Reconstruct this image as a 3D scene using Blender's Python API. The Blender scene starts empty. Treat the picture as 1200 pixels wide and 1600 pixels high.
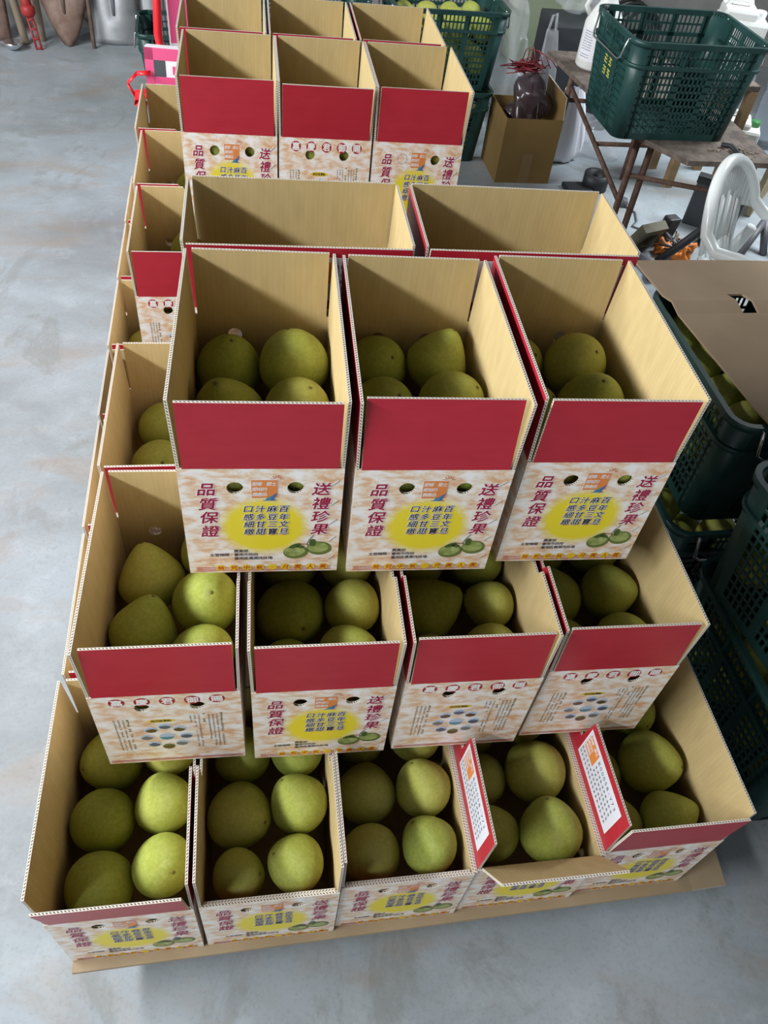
import bpy, bmesh, math, random
from mathutils import Vector, Matrix
random.seed(7)
PI = math.pi
sc = bpy.context.scene
COL = sc.collection

# ------------------------------------------------------------------ camera
cam_d = bpy.data.cameras.new('camera')
cam = bpy.data.objects.new('camera', cam_d)
COL.objects.link(cam)
cam_d.sensor_fit = 'HORIZONTAL'
cam_d.sensor_width = 36.0
cam_d.lens = 36.0 * 1215.34 / 1200.0
cam_d.clip_start = 0.05
pa, pb, pc = -0.8306, -0.1438, -0.2566          # pitch, roll, yaw
R_cam = (Matrix.Rotation(pc, 3, 'Z') @ Matrix.Rotation(pa, 3, 'X') @ Matrix.Rotation(pb, 3, 'Y'))
right, fwd, up = R_cam.col[0].copy(), R_cam.col[1].copy(), R_cam.col[2].copy()
M = Matrix((right, up, -fwd)).transposed().to_4x4()
M.translation = Vector((0.4392, -0.452, 1.8834))
cam.matrix_world = M
sc.camera = cam

# ------------------------------------------------------------------ world, daylight, exposure
sc.view_settings.view_transform = 'Standard'
sc.view_settings.look = 'None'
sc.view_settings.exposure = 0.0
sc.view_settings.gamma = 1.0
sc.view_settings.use_curve_mapping = False

world = bpy.data.worlds.new('daylight')
sc.world = world
world.use_nodes = True
wn, wl = world.node_tree.nodes, world.node_tree.links
bg = wn['Background']
tc = wn.new('ShaderNodeTexCoord')
sep = wn.new('ShaderNodeSeparateXYZ')
wl.new(tc.outputs['Generated'], sep.inputs[0])
# open shed front and left side are bright, the roof overhead and the right side are dim
dotn = wn.new('ShaderNodeVectorMath'); dotn.operation = 'DOT_PRODUCT'
dotn.inputs[1].default_value = (-0.55, -0.60, -0.58)
wl.new(tc.outputs['Generated'], dotn.inputs[0])
rmp = wn.new('ShaderNodeValToRGB')
rmp.color_ramp.elements[0].position = 0.55
rmp.color_ramp.elements[0].color = (0.020, 0.022, 0.025, 1)
rmp.color_ramp.elements[1].position = 0.93
rmp.color_ramp.elements[1].color = (0.90, 0.96, 1.0, 1)
mr = wn.new('ShaderNodeMapRange')
mr.inputs[1].default_value = -1; mr.inputs[2].default_value = 1
wl.new(dotn.outputs['Value'], mr.inputs[0])
wl.new(mr.outputs[0], rmp.inputs[0])
wl.new(rmp.outputs[0], bg.inputs[0])
bg.inputs[1].default_value = 1.15

def area(name, loc, target, sx, sy, power, color):
    l = bpy.data.lights.new(name, 'AREA')
    l.shape = 'RECTANGLE'; l.size = sx; l.size_y = sy; l.energy = power; l.color = color
    o = bpy.data.objects.new(name, l); COL.objects.link(o)
    o.location = loc
    d = (Vector(target) - Vector(loc)).normalized()
    z = -d
    x = Vector((0, 0, 1)).cross(z).normalized()
    y = z.cross(x)
    m = Matrix((x, y, z)).transposed().to_4x4(); m.translation = Vector(loc)
    o.matrix_world = m
    return o
area('doorway_daylight', (-3.0, 0.7, 3.05), (0.8, 1.1, 0.8), 6.2, 0.30, 480, (0.95, 0.98, 1.0))
sky = area('side_door_daylight', (4.6, 3.8, 3.0), (2.9, 3.5, -0.1), 1.6, 1.2, 46, (0.88, 0.95, 1.0))
sky.data.spread = math.radians(80)

# ------------------------------------------------------------------ helpers: materials
def lin(c):
    return tuple(((v / 255) / 12.92 if v / 255 <= 0.04045 else ((v / 255 + 0.055) / 1.055) ** 2.4) for v in c)

def mat(name, color, rough=0.6, metal=0.0, spec=0.5, trans=0.0, alpha=1.0):
    m = bpy.data.materials.new(name); m.use_nodes = True
    b = m.node_tree.nodes['Principled BSDF']
    b.inputs['Base Color'].default_value = (*color, 1)
    b.inputs['Roughness'].default_value = rough
    b.inputs['Metallic'].default_value = metal
    b.inputs['Specular IOR Level'].default_value = spec
    b.inputs['Transmission Weight'].default_value = trans
    b.inputs['Alpha'].default_value = alpha
    return m

class NT:
    def __init__(s, m):
        s.n, s.l = m.node_tree.nodes, m.node_tree.links
        s.b = s.n['Principled BSDF']
    def coord(s, scale=(1, 1, 1), kind='Object', rot=(0, 0, 0)):
        t = s.n.new('ShaderNodeTexCoord'); mp = s.n.new('ShaderNodeMapping')
        mp.inputs['Scale'].default_value = scale
        mp.inputs['Rotation'].default_value = rot
        s.l.new(t.outputs[kind], mp.inputs[0]); return mp.outputs[0]
    def world(s, scale=(1, 1, 1)):
        t = s.n.new('ShaderNodeNewGeometry'); mp = s.n.new('ShaderNodeMapping')
        mp.inputs['Scale'].default_value = scale
        s.l.new(t.outputs['Position'], mp.inputs[0]); return mp.outputs[0]
    def noise(s, vec, scale, detail=4, rough=0.55, dist=0.0):
        k = s.n.new('ShaderNodeTexNoise'); k.inputs['Scale'].default_value = scale
        k.inputs['Detail'].default_value = detail; k.inputs['Roughness'].default_value = rough
        k.inputs['Distortion'].default_value = dist
        s.l.new(vec, k.inputs['Vector']); return k.outputs[0]
    def ramp(s, fac, stops):
        r = s.n.new('ShaderNodeValToRGB'); e = r.color_ramp.elements
        while len(e) < len(stops): e.new(0.5)
        for q, (p, c) in zip(e, stops): q.position = p; q.color = (*c, 1)
        s.l.new(fac, r.inputs[0]); return r.outputs[0]
    def mix(s, fac, a, b, mode='MIX'):
        x = s.n.new('ShaderNodeMix'); x.data_type = 'RGBA'; x.blend_type = mode
        for sock, v in ((x.inputs[0], fac), (x.inputs[6], a), (x.inputs[7], b)):
            if hasattr(v, 'is_output'): s.l.new(v, sock)
            elif isinstance(v, (int, float)): sock.default_value = v
            else: sock.default_value = (*v, 1)
        return x.outputs[2]
    def math(s, op, a, b=0.0, c=0.0):
        x = s.n.new('ShaderNodeMath'); x.operation = op
        for sock, v in zip(x.inputs, (a, b, c)):
            if hasattr(v, 'is_output'): s.l.new(v, sock)
            else: sock.default_value = v
        return x.outputs[0]
    def sep(s, vec):
        x = s.n.new('ShaderNodeSeparateXYZ'); s.l.new(vec, x.inputs[0]); return x.outputs
    def color(s, out): s.l.new(out, s.b.inputs['Base Color'])
    def rough(s, out): s.l.new(out, s.b.inputs['Roughness'])
    def bump(s, h, strength=0.3, dist=0.002):
        b = s.n.new('ShaderNodeBump'); b.inputs['Strength'].default_value = strength
        b.inputs['Distance'].default_value = dist
        s.l.new(h, b.inputs['Height']); s.l.new(b.outputs[0], s.b.inputs['Normal'])

MT = {}
def noisy(key, c1, c2, scale, rough=0.6, metal=0.0, spec=0.5, bump=0.0, bscale=None, stretch=(1, 1, 1)):
    m = mat(key, c1, rough, metal, spec); n = NT(m)
    v = n.coord(stretch)
    f = n.noise(v, scale, 6)
    n.color(n.ramp(f, [(0.35, c1), (0.65, c2)]))
    if bump: n.bump(n.noise(v, bscale or scale * 4, 4), bump, 0.003)
    MT[key] = m
    return m

def build_materials():
    # inside of the cartons
    m = mat('kraft_board', (0.5, 0.36, 0.18), 0.75, spec=0.25); n = NT(m)
    v = n.coord(); o = n.sep(v)
    s = n.math('ADD', o[0], o[1])
    w = n.math('SINE', n.math('MULTIPLY', s, 2 * PI / 0.0105))
    w = n.math('POWER', n.math('MAXIMUM', w, 0.0), 10.0)
    f = n.noise(n.coord((1, 1, 0.25)), 60, 3)
    base = n.ramp(f, [(0.3, (0.49, 0.37, 0.175)), (0.7, (0.55, 0.42, 0.205))])
    n.color(n.mix(n.math('MULTIPLY', w, 0.16), base, (0.30, 0.21, 0.09)))
    MT['kraft'] = m
    # cut corrugated edge
    m = mat('corrugated_edge', (0.5, 0.45, 0.38), 0.85, spec=0.1); n = NT(m)
    o = n.sep(n.coord()); s = n.math('ADD', o[0], n.math('ADD', o[1], n.math('MULTIPLY', o[2], 1.0)))
    w = n.math('SINE', n.math('MULTIPLY', s, 2 * PI / 0.0060))
    n.color(n.ramp(n.math('MULTIPLY_ADD', w, 0.5, 0.5), [(0.35, (0.10, 0.075, 0.05)), (0.55, (0.72, 0.66, 0.57))]))
    MT['edge'] = m
    m = mat('white_liner_edge', (0.74, 0.69, 0.62), 0.8, spec=0.1); MT['liner'] = m
    # red printed flap
    m = mat('red_print', (0.42, 0.02, 0.04), 0.38, spec=0.4); n = NT(m)
    f = n.noise(n.coord((1, 1, 4)), 14, 3)
    n.color(n.ramp(f, [(0.3, (0.40, 0.017, 0.032)), (0.7, (0.44, 0.022, 0.04))]))
    MT['red'] = m
    # marbled paper, with and without the big yellow disc
    for key, disc in (('marble', False), ('marble_disc', True)):
        m = mat(key + '_print', (0.8, 0.7, 0.6), 0.36, spec=0.4); n = NT(m)
        v = n.coord((1, 1, 2.1), rot=(0, 0.25, 0))
        f = n.noise(v, 26, 5, 0.6, 0.25)
        c = n.ramp(f, [(0.34, (0.72, 0.40, 0.21)), (0.46, (0.80, 0.62, 0.46)), (0.55, (0.86, 0.80, 0.74)), (0.66, (0.90, 0.88, 0.87))])
        if disc:
            o = n.sep(n.coord())
            dx = n.math('DIVIDE', n.math('SUBTRACT', o[0], 0.136), 0.083)
            dz = n.math('DIVIDE', n.math('SUBTRACT', o[2], 0.127), 0.080)
            r = n.math('SQRT', n.math('ADD', n.math('MULTIPLY', dx, dx), n.math('MULTIPLY', dz, dz)))
            mk = n.ramp(r, [(0.0, (1, 1, 1)), (0.74, (1, 1, 1)), (1.10, (0, 0, 0))])
            c = n.mix(mk, c, (0.84, 0.69, 0.04))
        n.color(c)
        MT[key] = m
    for key, c in (('ink_red', (0.33, 0.005, 0.05)), ('ink_white', (0.86, 0.84, 0.82)), ('ink_black', (0.012, 0.012, 0.03)),
                   ('ink_orange', (0.72, 0.24, 0.06)), ('ink_yellow', (0.86, 0.60, 0.03)), ('ink_scarlet', (0.50, 0.03, 0.03)),
                   ('ink_blue', (0.05, 0.14, 0.45)), ('ink_teal', (0.07, 0.25, 0.30)), ('ink_grey', (0.20, 0.18, 0.16)),
                   ('ink_sky', (0.42, 0.55, 0.72)), ('ink_olive', (0.15, 0.19, 0.05)), ('ink_label', (0.70, 0.71, 0.78)),
                   ('ink_leaf', (0.07, 0.12, 0.03)), ('ink_circle', (0.42, 0.012, 0.022)), ('ink_brown', (0.13, 0.07, 0.02)), ('ink_cream', (0.75, 0.66, 0.40)), ('ink_dusk', (0.10, 0.11, 0.16))):
        MT[key] = mat(key, c, 0.4, spec=0.4)
    m = mat('ink_fruit', (0.25, 0.3, 0.07), 0.4); n = NT(m)
    f = n.noise(n.coord(), 45, 2)
    n.color(n.ramp(f, [(0.35, (0.20, 0.26, 0.06)), (0.65, (0.46, 0.52, 0.20))])); MT['ink_fruit'] = m
    # pomelo peel
    m = mat('pomelo_peel', (0.3, 0.33, 0.05), 0.42, spec=0.45); n = NT(m)
    oi = n.n.new('ShaderNodeObjectInfo')
    v = n.coord()
    f = n.noise(v, 9, 4, 0.6)
    fine = n.noise(v, 170, 2, 0.5)
    spots = n.noise(v, 38, 3, 0.7)
    a = n.mix(oi.outputs['Random'], (0.32, 0.41, 0.055), (0.45, 0.46, 0.085))
    b = n.mix(oi.outputs['Random'], (0.46, 0.52, 0.105), (0.58, 0.56, 0.14))
    c = n.mix(n.ramp(f, [(0.35, (0, 0, 0)), (0.68, (1, 1, 1))]), a, b)
    c = n.mix(n.ramp(spots, [(0.70, (0, 0, 0)), (0.80, (0.55, 0.55, 0.55))]), c, (0.26, 0.19, 0.04))
    c = n.mix(n.math('MULTIPLY', fine, 0.30), c, (0.22, 0.27, 0.03))
    n.color(c)
    n.bump(fine, 0.45, 0.003)
    MT['peel'] = m
    MT['scar'] = mat('stem_scar', (0.16, 0.14, 0.04), 0.8)
    # crates
    noisy('crate_green', (0.012, 0.046, 0.042), (0.020, 0.066, 0.060), 12, 0.38, spec=0.4)
    MT['wire'] = mat('bare_steel_wire', (0.72, 0.74, 0.78), 0.22, 1.0)
    MT['stencil'] = mat('yellow_stencil', (0.55, 0.50, 0.07), 0.7)
    # floor
    m = mat('concrete_floor', (0.4, 0.42, 0.44), 0.55, spec=0.35); n = NT(m)
    v = n.world()
    f1 = n.noise(n.world((1, 1.6, 1)), 1.1, 8, 0.62, 0.4)
    f2 = n.noise(v, 7, 8, 0.7, 0.3)
    f3 = n.noise(n.world((1, 2.2, 1)), 1.9, 6, 0.6, 0.8)
    f4 = n.noise(v, 90, 3, 0.7)
    c = n.ramp(f1, [(0.32, (0.25, 0.272, 0.282)), (0.5, (0.325, 0.362, 0.388)), (0.68, (0.385, 0.435, 0.478))])
    c = n.mix(n.ramp(f2, [(0.52, (0, 0, 0)), (0.72, (0.40, 0.40, 0.40))]), c, (0.49, 0.54, 0.58))
    c = n.mix(n.ramp(f3, [(0.52, (0, 0, 0)), (0.72, (0.62, 0.62, 0.62))]), c, (0.34, 0.265, 0.20))
    f5 = n.noise(n.world((1.3, 0.9, 1)), 1.5, 10, 0.72, 1.2)
    c = n.mix(n.ramp(f5, [(0.555, (0, 0, 0)), (0.62, (0.6, 0.6, 0.6)), (0.70, (0.25, 0.25, 0.25))]), c, (0.25, 0.26, 0.25))
    c = n.mix(n.ramp(f4, [(0.3, (0.25, 0.25, 0.25)), (0.5, (0, 0, 0))]), c, (0.2, 0.2, 0.2))
    n.color(c)
    n.rough(n.ramp(f2, [(0.3, (0.34, 0.34, 0.34)), (0.7, (0.52, 0.52, 0.52))]))
    n.bump(f2, 0.12, 0.004)
    MT['floor'] = m
    noisy('wall_concrete', (0.24, 0.23, 0.22), (0.36, 0.35, 0.34), 2.5, 0.85, bump=0.3, bscale=30)
    noisy('plain_cardboard', (0.30, 0.20, 0.11), (0.36, 0.25, 0.14), 3, 0.8, spec=0.2)
    noisy('sheet_cardboard', (0.36, 0.26, 0.17), (0.43, 0.32, 0.215), 3, 0.8, spec=0.2)
    noisy('pale_cardboard', (0.52, 0.41, 0.27), (0.60, 0.48, 0.33), 4, 0.8, spec=0.2)
    noisy('under_cardboard', (0.33, 0.25, 0.155), (0.41, 0.315, 0.20), 5, 0.8, spec=0.2)
    noisy('brown_cardboard', (0.17, 0.105, 0.035), (0.22, 0.14, 0.05), 3, 0.75, spec=0.2)
    noisy('pallet_wood', (0.22, 0.14, 0.07), (0.34, 0.23, 0.12), 12, 0.8, stretch=(0.15, 1, 1))
    noisy('table_board', (0.075, 0.055, 0.045), (0.16, 0.125, 0.10), 22, 0.85, bump=0.3)
    noisy('rusty_steel', (0.10, 0.05, 0.035), (0.17, 0.10, 0.07), 25, 0.75, metal=0.2, bump=0.2)
    noisy('rust_blade', (0.15, 0.085, 0.06), (0.30, 0.21, 0.17), 9, 0.6, metal=0.3, bump=0.2)
    noisy('steel_blade', (0.28, 0.29, 0.30), (0.42, 0.43, 0.44), 8, 0.42, metal=0.55)
    noisy('tool_wood', (0.30, 0.24, 0.17), (0.42, 0.34, 0.25), 9, 0.75, stretch=(1, 1, 0.2))
    noisy('pale_green_paint', (0.26, 0.31, 0.20), (0.31, 0.36, 0.24), 3, 0.7)
    MT['white_plastic'] = mat('white_plastic', (0.80, 0.83, 0.82), 0.25, spec=0.5)
    MT['milky_plastic'] = mat('milky_plastic', (0.76, 0.77, 0.74), 0.35, spec=0.5)
    m = mat('paper_label', (0.75, 0.75, 0.78), 0.6); MT['paper'] = m
    MT['label_ink'] = mat('label_ink', (0.30, 0.30, 0.36), 0.6)
    MT['green_cap'] = mat('green_cap', (0.06, 0.26, 0.08), 0.4)
    MT['clear_bottle'] = mat('clear_bottle', (0.75, 0.82, 0.9), 0.12, trans=0.75)
    m = mat('clear_film', (0.80, 0.82, 0.86), 0.15, spec=0.8, alpha=0.22); MT['film'] = m
    m = mat('dark_film', (0.05, 0.03, 0.035), 0.18, spec=0.7, alpha=0.72); MT['dark_film'] = m
    MT['bag'] = mat('white_bag', (0.84, 0.85, 0.93), 0.35, spec=0.5)
    MT['red_thread'] = mat('red_twine', (0.18, 0.008, 0.015), 0.5)
    MT['rubber'] = mat('black_rubber', (0.015, 0.016, 0.018), 0.55)
    MT['dark_grey'] = mat('dark_grey_plastic', (0.035, 0.04, 0.045), 0.5)
    MT['cable'] = mat('grey_cable', (0.10, 0.10, 0.11), 0.5)
    noisy('tan_panel', (0.36, 0.29, 0.17), (0.44, 0.36, 0.22), 3, 0.7)
    MT['tape_brown'] = mat('brown_tape', (0.20, 0.13, 0.05), 0.3)
    MT['orange'] = mat('orange_plastic', (0.70, 0.20, 0.02), 0.5)
    noisy('olive_box', (0.10, 0.09, 0.055), (0.15, 0.13, 0.08), 15, 0.7)
    MT['tape_red'] = mat('red_ribbon', (0.72, 0.015, 0.025), 0.4)
    MT['pink'] = mat('pink_card', (0.75, 0.09, 0.24), 0.45)
    MT['slate'] = mat('slate_print', (0.06, 0.075, 0.085), 0.5)
    MT['white_card'] = mat('white_card', (0.82, 0.82, 0.86), 0.5)
    MT['yellow'] = mat('yellow_grip', (0.75, 0.52, 0.02), 0.5)
    MT['red_paint'] = mat('red_paint', (0.40, 0.03, 0.03), 0.5)
    MT['white_paint'] = mat('white_paint', (0.75, 0.76, 0.78), 0.45)
    noisy('dirt', (0.10, 0.08, 0.06), (0.24, 0.20, 0.15), 40, 0.9)
build_materials()

# ------------------------------------------------------------------ helpers: geometry
class MB:
    """collects shapes with material slots and links them as one mesh object"""
    def __init__(s): s.bm = bmesh.new(); s.mats = []
    def mi(s, m):
        if isinstance(m, str): m = MT[m]
        if m not in s.mats: s.mats.append(m)
        return s.mats.index(m)
    def face(s, pts, m, smooth=False):
        i = s.mi(m); vs = [s.bm.verts.new(p) for p in pts]
        f = s.bm.faces.new(vs); f.material_index = i; f.smooth = smooth; return f
    def box(s, lo, hi, m, bev=0.0, mtx=None):
        i = s.mi(m); (x0, y0, z0), (x1, y1, z1) = lo, hi
        P = [(x0, y0, z0), (x1, y0, z0), (x1, y1, z0), (x0, y1, z0), (x0, y0, z1), (x1, y0, z1), (x1, y1, z1), (x0, y1, z1)]
        vs = [s.bm.verts.new(p) for p in P]
        fs = [s.bm.faces.new([vs[k] for k in q]) for q in ((3, 2, 1, 0), (4, 5, 6, 7), (0, 1, 5, 4), (1, 2, 6, 5), (2, 3, 7, 6), (3, 0, 4, 7))]
        for f in fs: f.material_index = i
        if bev:
            es = list({e for f in fs for e in f.edges})
            r = bmesh.ops.bevel(s.bm, geom=es, offset=bev, segments=2, affect='EDGES', profile=0.5)
            for f in r['faces']: f.material_index = i
            vs = list({v for f in r['faces'] for v in f.verts} | {v for v in vs if v.is_valid})
        if mtx is not None:
            for v in vs: v.co = mtx @ v.co
        return vs
    def tube(s, pts, r, m, seg=8, caps=True, smooth=True, closed=False):
        i = s.mi(m); pts = [Vector(p) for p in pts]; n = len(pts)
        rs = r if isinstance(r, (list, tuple)) else [r] * n
        rings = []; ref = None
        for k, p in enumerate(pts):
            if closed: d = (pts[(k + 1) % n] - pts[k - 1])
            else: d = (pts[min(k + 1, n - 1)] - pts[max(k - 1, 0)])
            d.normalize()
            if ref is None:
                ref = Vector((0, 0, 1)) if abs(d.z) < 0.9 else Vector((1, 0, 0))
            u = (ref - d * ref.dot(d)).normalized(); w = d.cross(u); ref = u
            rings.append([s.bm.verts.new(p + (u * math.cos(a) + w * math.sin(a)) * rs[k]) for a in [2 * PI * j / seg for j in range(seg)]])
        for k in range(n if closed else n - 1):
            A, B = rings[k], rings[(k + 1) % n]
            for j in range(seg):
                f = s.bm.faces.new((A[j], A[(j + 1) % seg], B[(j + 1) % seg], B[j])); f.material_index = i; f.smooth = smooth
        if caps and not closed:
            for q in (rings[0][::-1], rings[-1]):
                f = s.bm.faces.new(q); f.material_index = i
    def lathe(s, prof, m, seg=24, at=(0, 0, 0), squash=(1, 1), caps=True):
        i = s.mi(m); rings = []
        for (r, z) in prof:
            rings.append([s.bm.verts.new((at[0] + r * math.cos(2 * PI * j / seg) * squash[0], at[1] + r * math.sin(2 * PI * j / seg) * squash[1], at[2] + z)) for j in range(seg)])
        for A, B in zip(rings, rings[1:]):
            for j in range(seg):
                f = s.bm.faces.new((A[j], A[(j + 1) % seg], B[(j + 1) % seg], B[j])); f.material_index = i; f.smooth = True
        if caps:
            for q in (rings[0][::-1], rings[-1]):
                f = s.bm.faces.new(q); f.material_index = i
    def panel(s, outline, th, m_out, m_in, m_edge, holes=(), place=None):
        """board in the local x-z plane, outer face at y=0 looking to -y, inner face at y=th"""
        place = place or Matrix.Identity(4)
        loops = [outline] + [[(cx + r * math.cos(2 * PI * j / 20), cz + r * math.sin(2 * PI * j / 20)) for j in range(20)] for cx, cz, r in holes]
        for y, m in ((0.0, m_out), (th, m_in)):
            i = s.mi(m); es = []
            for lp in loops:
                vs = [s.bm.verts.new(place @ Vector((x, y, z))) for x, z in lp]
                es += [s.bm.edges.new((vs[k], vs[(k + 1) % len(vs)])) for k in range(len(vs))]
            r = bmesh.ops.triangle_fill(s.bm, edges=es, use_beauty=True)
            nrm = place.to_3x3() @ Vector((0, -1 if y == 0 else 1, 0))
            for f in r['geom']:
                if isinstance(f, bmesh.types.BMFace):
                    f.material_index = i; f.normal_update()
                    if f.normal.dot(nrm) < 0: f.normal_flip()
        ie, il = s.mi(m_edge), s.mi('liner')
        for lp in loops:
            n = len(lp)
            for k in range(n):
                (x0, z0), (x1, z1) = lp[k], lp[(k + 1) % n]
                for ya, yb, ii in ((0, th * 0.22, il), (th * 0.22, th * 0.78, ie), (th * 0.78, th, il)):
                    f = s.bm.faces.new([s.bm.verts.new(place @ Vector(q)) for q in ((x0, ya, z0), (x0, yb, z0), (x1, yb, z1), (x1, ya, z1))])
                    f.material_index = ii
    def mesh_in(s, verts, polys, m, mtx=None):
        i = s.mi(m); vs = [s.bm.verts.new((mtx @ Vector(v)) if mtx is not None else v) for v in verts]
        for p in polys:
            try:
                f = s.bm.faces.new([vs[k] for k in p]); f.material_index = i
            except ValueError: pass
    def data(s, name):
        me = bpy.data.meshes.new(name); s.bm.to_mesh(me); s.bm.free()
        for m in s.mats: me.materials.append(m)
        return me
    def build(s, name, parent=None, loc=None, rot=None):
        o = bpy.data.objects.new(name, s.data(name)); COL.objects.link(o)
        if parent is not None: o.parent = parent
        if loc is not None: o.location = loc
        if rot is not None: o.rotation_euler = rot
        return o

def tag(o, label, cat, group=None, kind=None):
    o['label'] = label
    if cat: o['category'] = cat
    if group: o['group'] = group
    if kind: o['kind'] = kind
    return o
def empty(name, loc=(0, 0, 0), rz=0.0):
    o = bpy.data.objects.new(name, None); COL.objects.link(o)
    o.empty_display_size = 0.05
    o.location = loc; o.rotation_euler = (0, 0, rz); return o
def child(name, me, parent, loc=(0, 0, 0), rot=(0, 0, 0)):
    o = bpy.data.objects.new(name, me); COL.objects.link(o); o.parent = parent
    o.location = loc; o.rotation_euler = rot; return o
def solid(o, th, off=0.0):
    md = o.modifiers.new('thickness', 'SOLIDIFY'); md.thickness = th; md.offset = off; return o
def smooth(o):
    for p in o.data.polygons: p.use_smooth = True
    return o

_glyphs = {}
def glyph(ch, bold=0.0, res=2):
    """outline of one character as (verts, polys, width, height), centred on the origin, cell size 1"""
    k = (ch, bold, res)
    if k not in _glyphs:
        cu = bpy.data.curves.new('glyph', 'FONT'); cu.body = ch; cu.size = 1.0; cu.offset = bold
        cu.resolution_u = res; cu.fill_mode = 'FRONT'
        ob = bpy.data.objects.new('glyph', cu); COL.objects.link(ob)
        me = bpy.data.meshes.new_from_object(ob)
        vs = [v.co.copy() for v in me.vertices]; ps = [tuple(p.vertices) for p in me.polygons]
        bpy.data.objects.remove(ob); bpy.data.curves.remove(cu); bpy.data.meshes.remove(me)
        if vs:
            x0, x1 = min(v.x for v in vs), max(v.x for v in vs); y0, y1 = min(v.y for v in vs), max(v.y for v in vs)
            vs = [Vector((v.x - (x0 + x1) / 2, v.y - (y0 + y1) / 2, 0)) for v in vs]
            _glyphs[k] = (vs, ps, x1 - x0, y1 - y0)
        else: _glyphs[k] = ([], [], 0.3, 0)
    return _glyphs[k]

class Printed:
    """lays ink on a plane: origin o, right vector ex, up vector ey, normal ez (outward)"""
    def __init__(s, mb, o, ex, ey): s.mb = mb; s.o = Vector(o); s.ex = Vector(ex); s.ey = Vector(ey); s.ez = s.ex.cross(s.ey)
    def P(s, x, y, d): return s.o + s.ex * x + s.ey * y + s.ez * d
    def poly(s, pts, m, d=0.0004): s.mb.face([s.P(x, y, d) for x, y in pts], m)
    def rect(s, x0, y0, x1, y1, m, d=0.0004): s.poly([(x0, y0), (x1, y0), (x1, y1), (x0, y1)], m, d)
    def disc(s, x, y, rx, ry, m, d=0.0004, rot=0.0, n=24, egg=0.0):
        pts = []
        for j in range(n):
            a = 2 * PI * j / n; u, v = rx * math.cos(a), ry * math.sin(a) * (1 + egg * math.cos(a))
            pts.append((x + u * math.cos(rot) - v * math.sin(rot), y + u * math.sin(rot) + v * math.cos(rot)))
        s.poly(pts, m, d)
    def line(s, pts, w, m, d=0.0004):
        for (x0, y0), (x1, y1) in zip(pts, pts[1:]):
            L = math.hypot(x1 - x0, y1 - y0) or 1e-9; nx, ny = -(y1 - y0) / L * w / 2, (x1 - x0) / L * w / 2
            s.poly([(x0 - nx, y0 - ny), (x1 - nx, y1 - ny), (x1 + nx, y1 + ny), (x0 + nx, y0 + ny)], m, d)
    def char(s, ch, x, y, size, m, d=0.0006, bold=0.0, slant=0.0, sx=1.0, fit=None, rot=0.0):
        vs, ps, w, h = glyph(ch)
        if not vs: return
        offs = [(0, 0)] if bold <= 0 else [(bold * math.cos(a), bold * math.sin(a)) for a in [2 * PI * j / (8 if bold > 0.03 else 4) for j in range(8 if bold > 0.03 else 4)]]
        for q, (ox, oy) in enumerate(offs):
            out = [s.P(x + (v.x + slant * v.y + ox) * size * sx, y + (v.y + oy) * size, d + q * 0.00001) for v in vs]
            s.mb.mesh_in(out, ps, m)
    def outlined(s, ch, x, y, size, m, slant=0.0, d=0.0006, b1=0.022, b2=0.062):
        s.char(ch, x, y, size, 'ink_white', d, b2, slant)
        s.char(ch, x, y, size, m, d + 0.0002, b1, slant)

# ------------------------------------------------------------------ setting
FZ = -0.13
mb = MB(); mb.box((-9, -5, FZ - 0.1), (9, 6.25, FZ), 'floor')
o = mb.build('floor'); tag(o, 'bare grey concrete floor with pale scuffs and brown stains', None, kind='structure')
mb = MB(); mb.box((-9, 6.1, FZ), (9, 6.3, 4.5), 'wall_concrete')
o = mb.build('wall_back'); tag(o, 'grey concrete wall behind the tools', None, kind='structure')
mb = MB(); mb.box((5.2, -5, FZ), (5.4, 6.1, 4.5), 'wall_concrete')
o = mb.build('wall_right'); tag(o, 'grey concrete wall behind the work table', None, kind='structure')
mb = MB(); mb.box((2.57, 5.92, FZ), (3.10, 6.099, 4.0), 'pale_green_paint')
mb.box((3.10, 5.94, FZ), (3.13, 6.099, 4.0), 'steel_blade')
o = mb.build('trim_1'); tag(o, 'pale green painted post against the back wall', None, kind='structure')

# ------------------------------------------------------------------ fruit cartons
W, D, H, F, TH = 0.268, 0.430, 0.269, 0.138, 0.005
HOLES = [(0.335 * W, 0.835 * H, 0.0138), (0.705 * W, 0.835 * H, 0.0138)]

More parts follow.
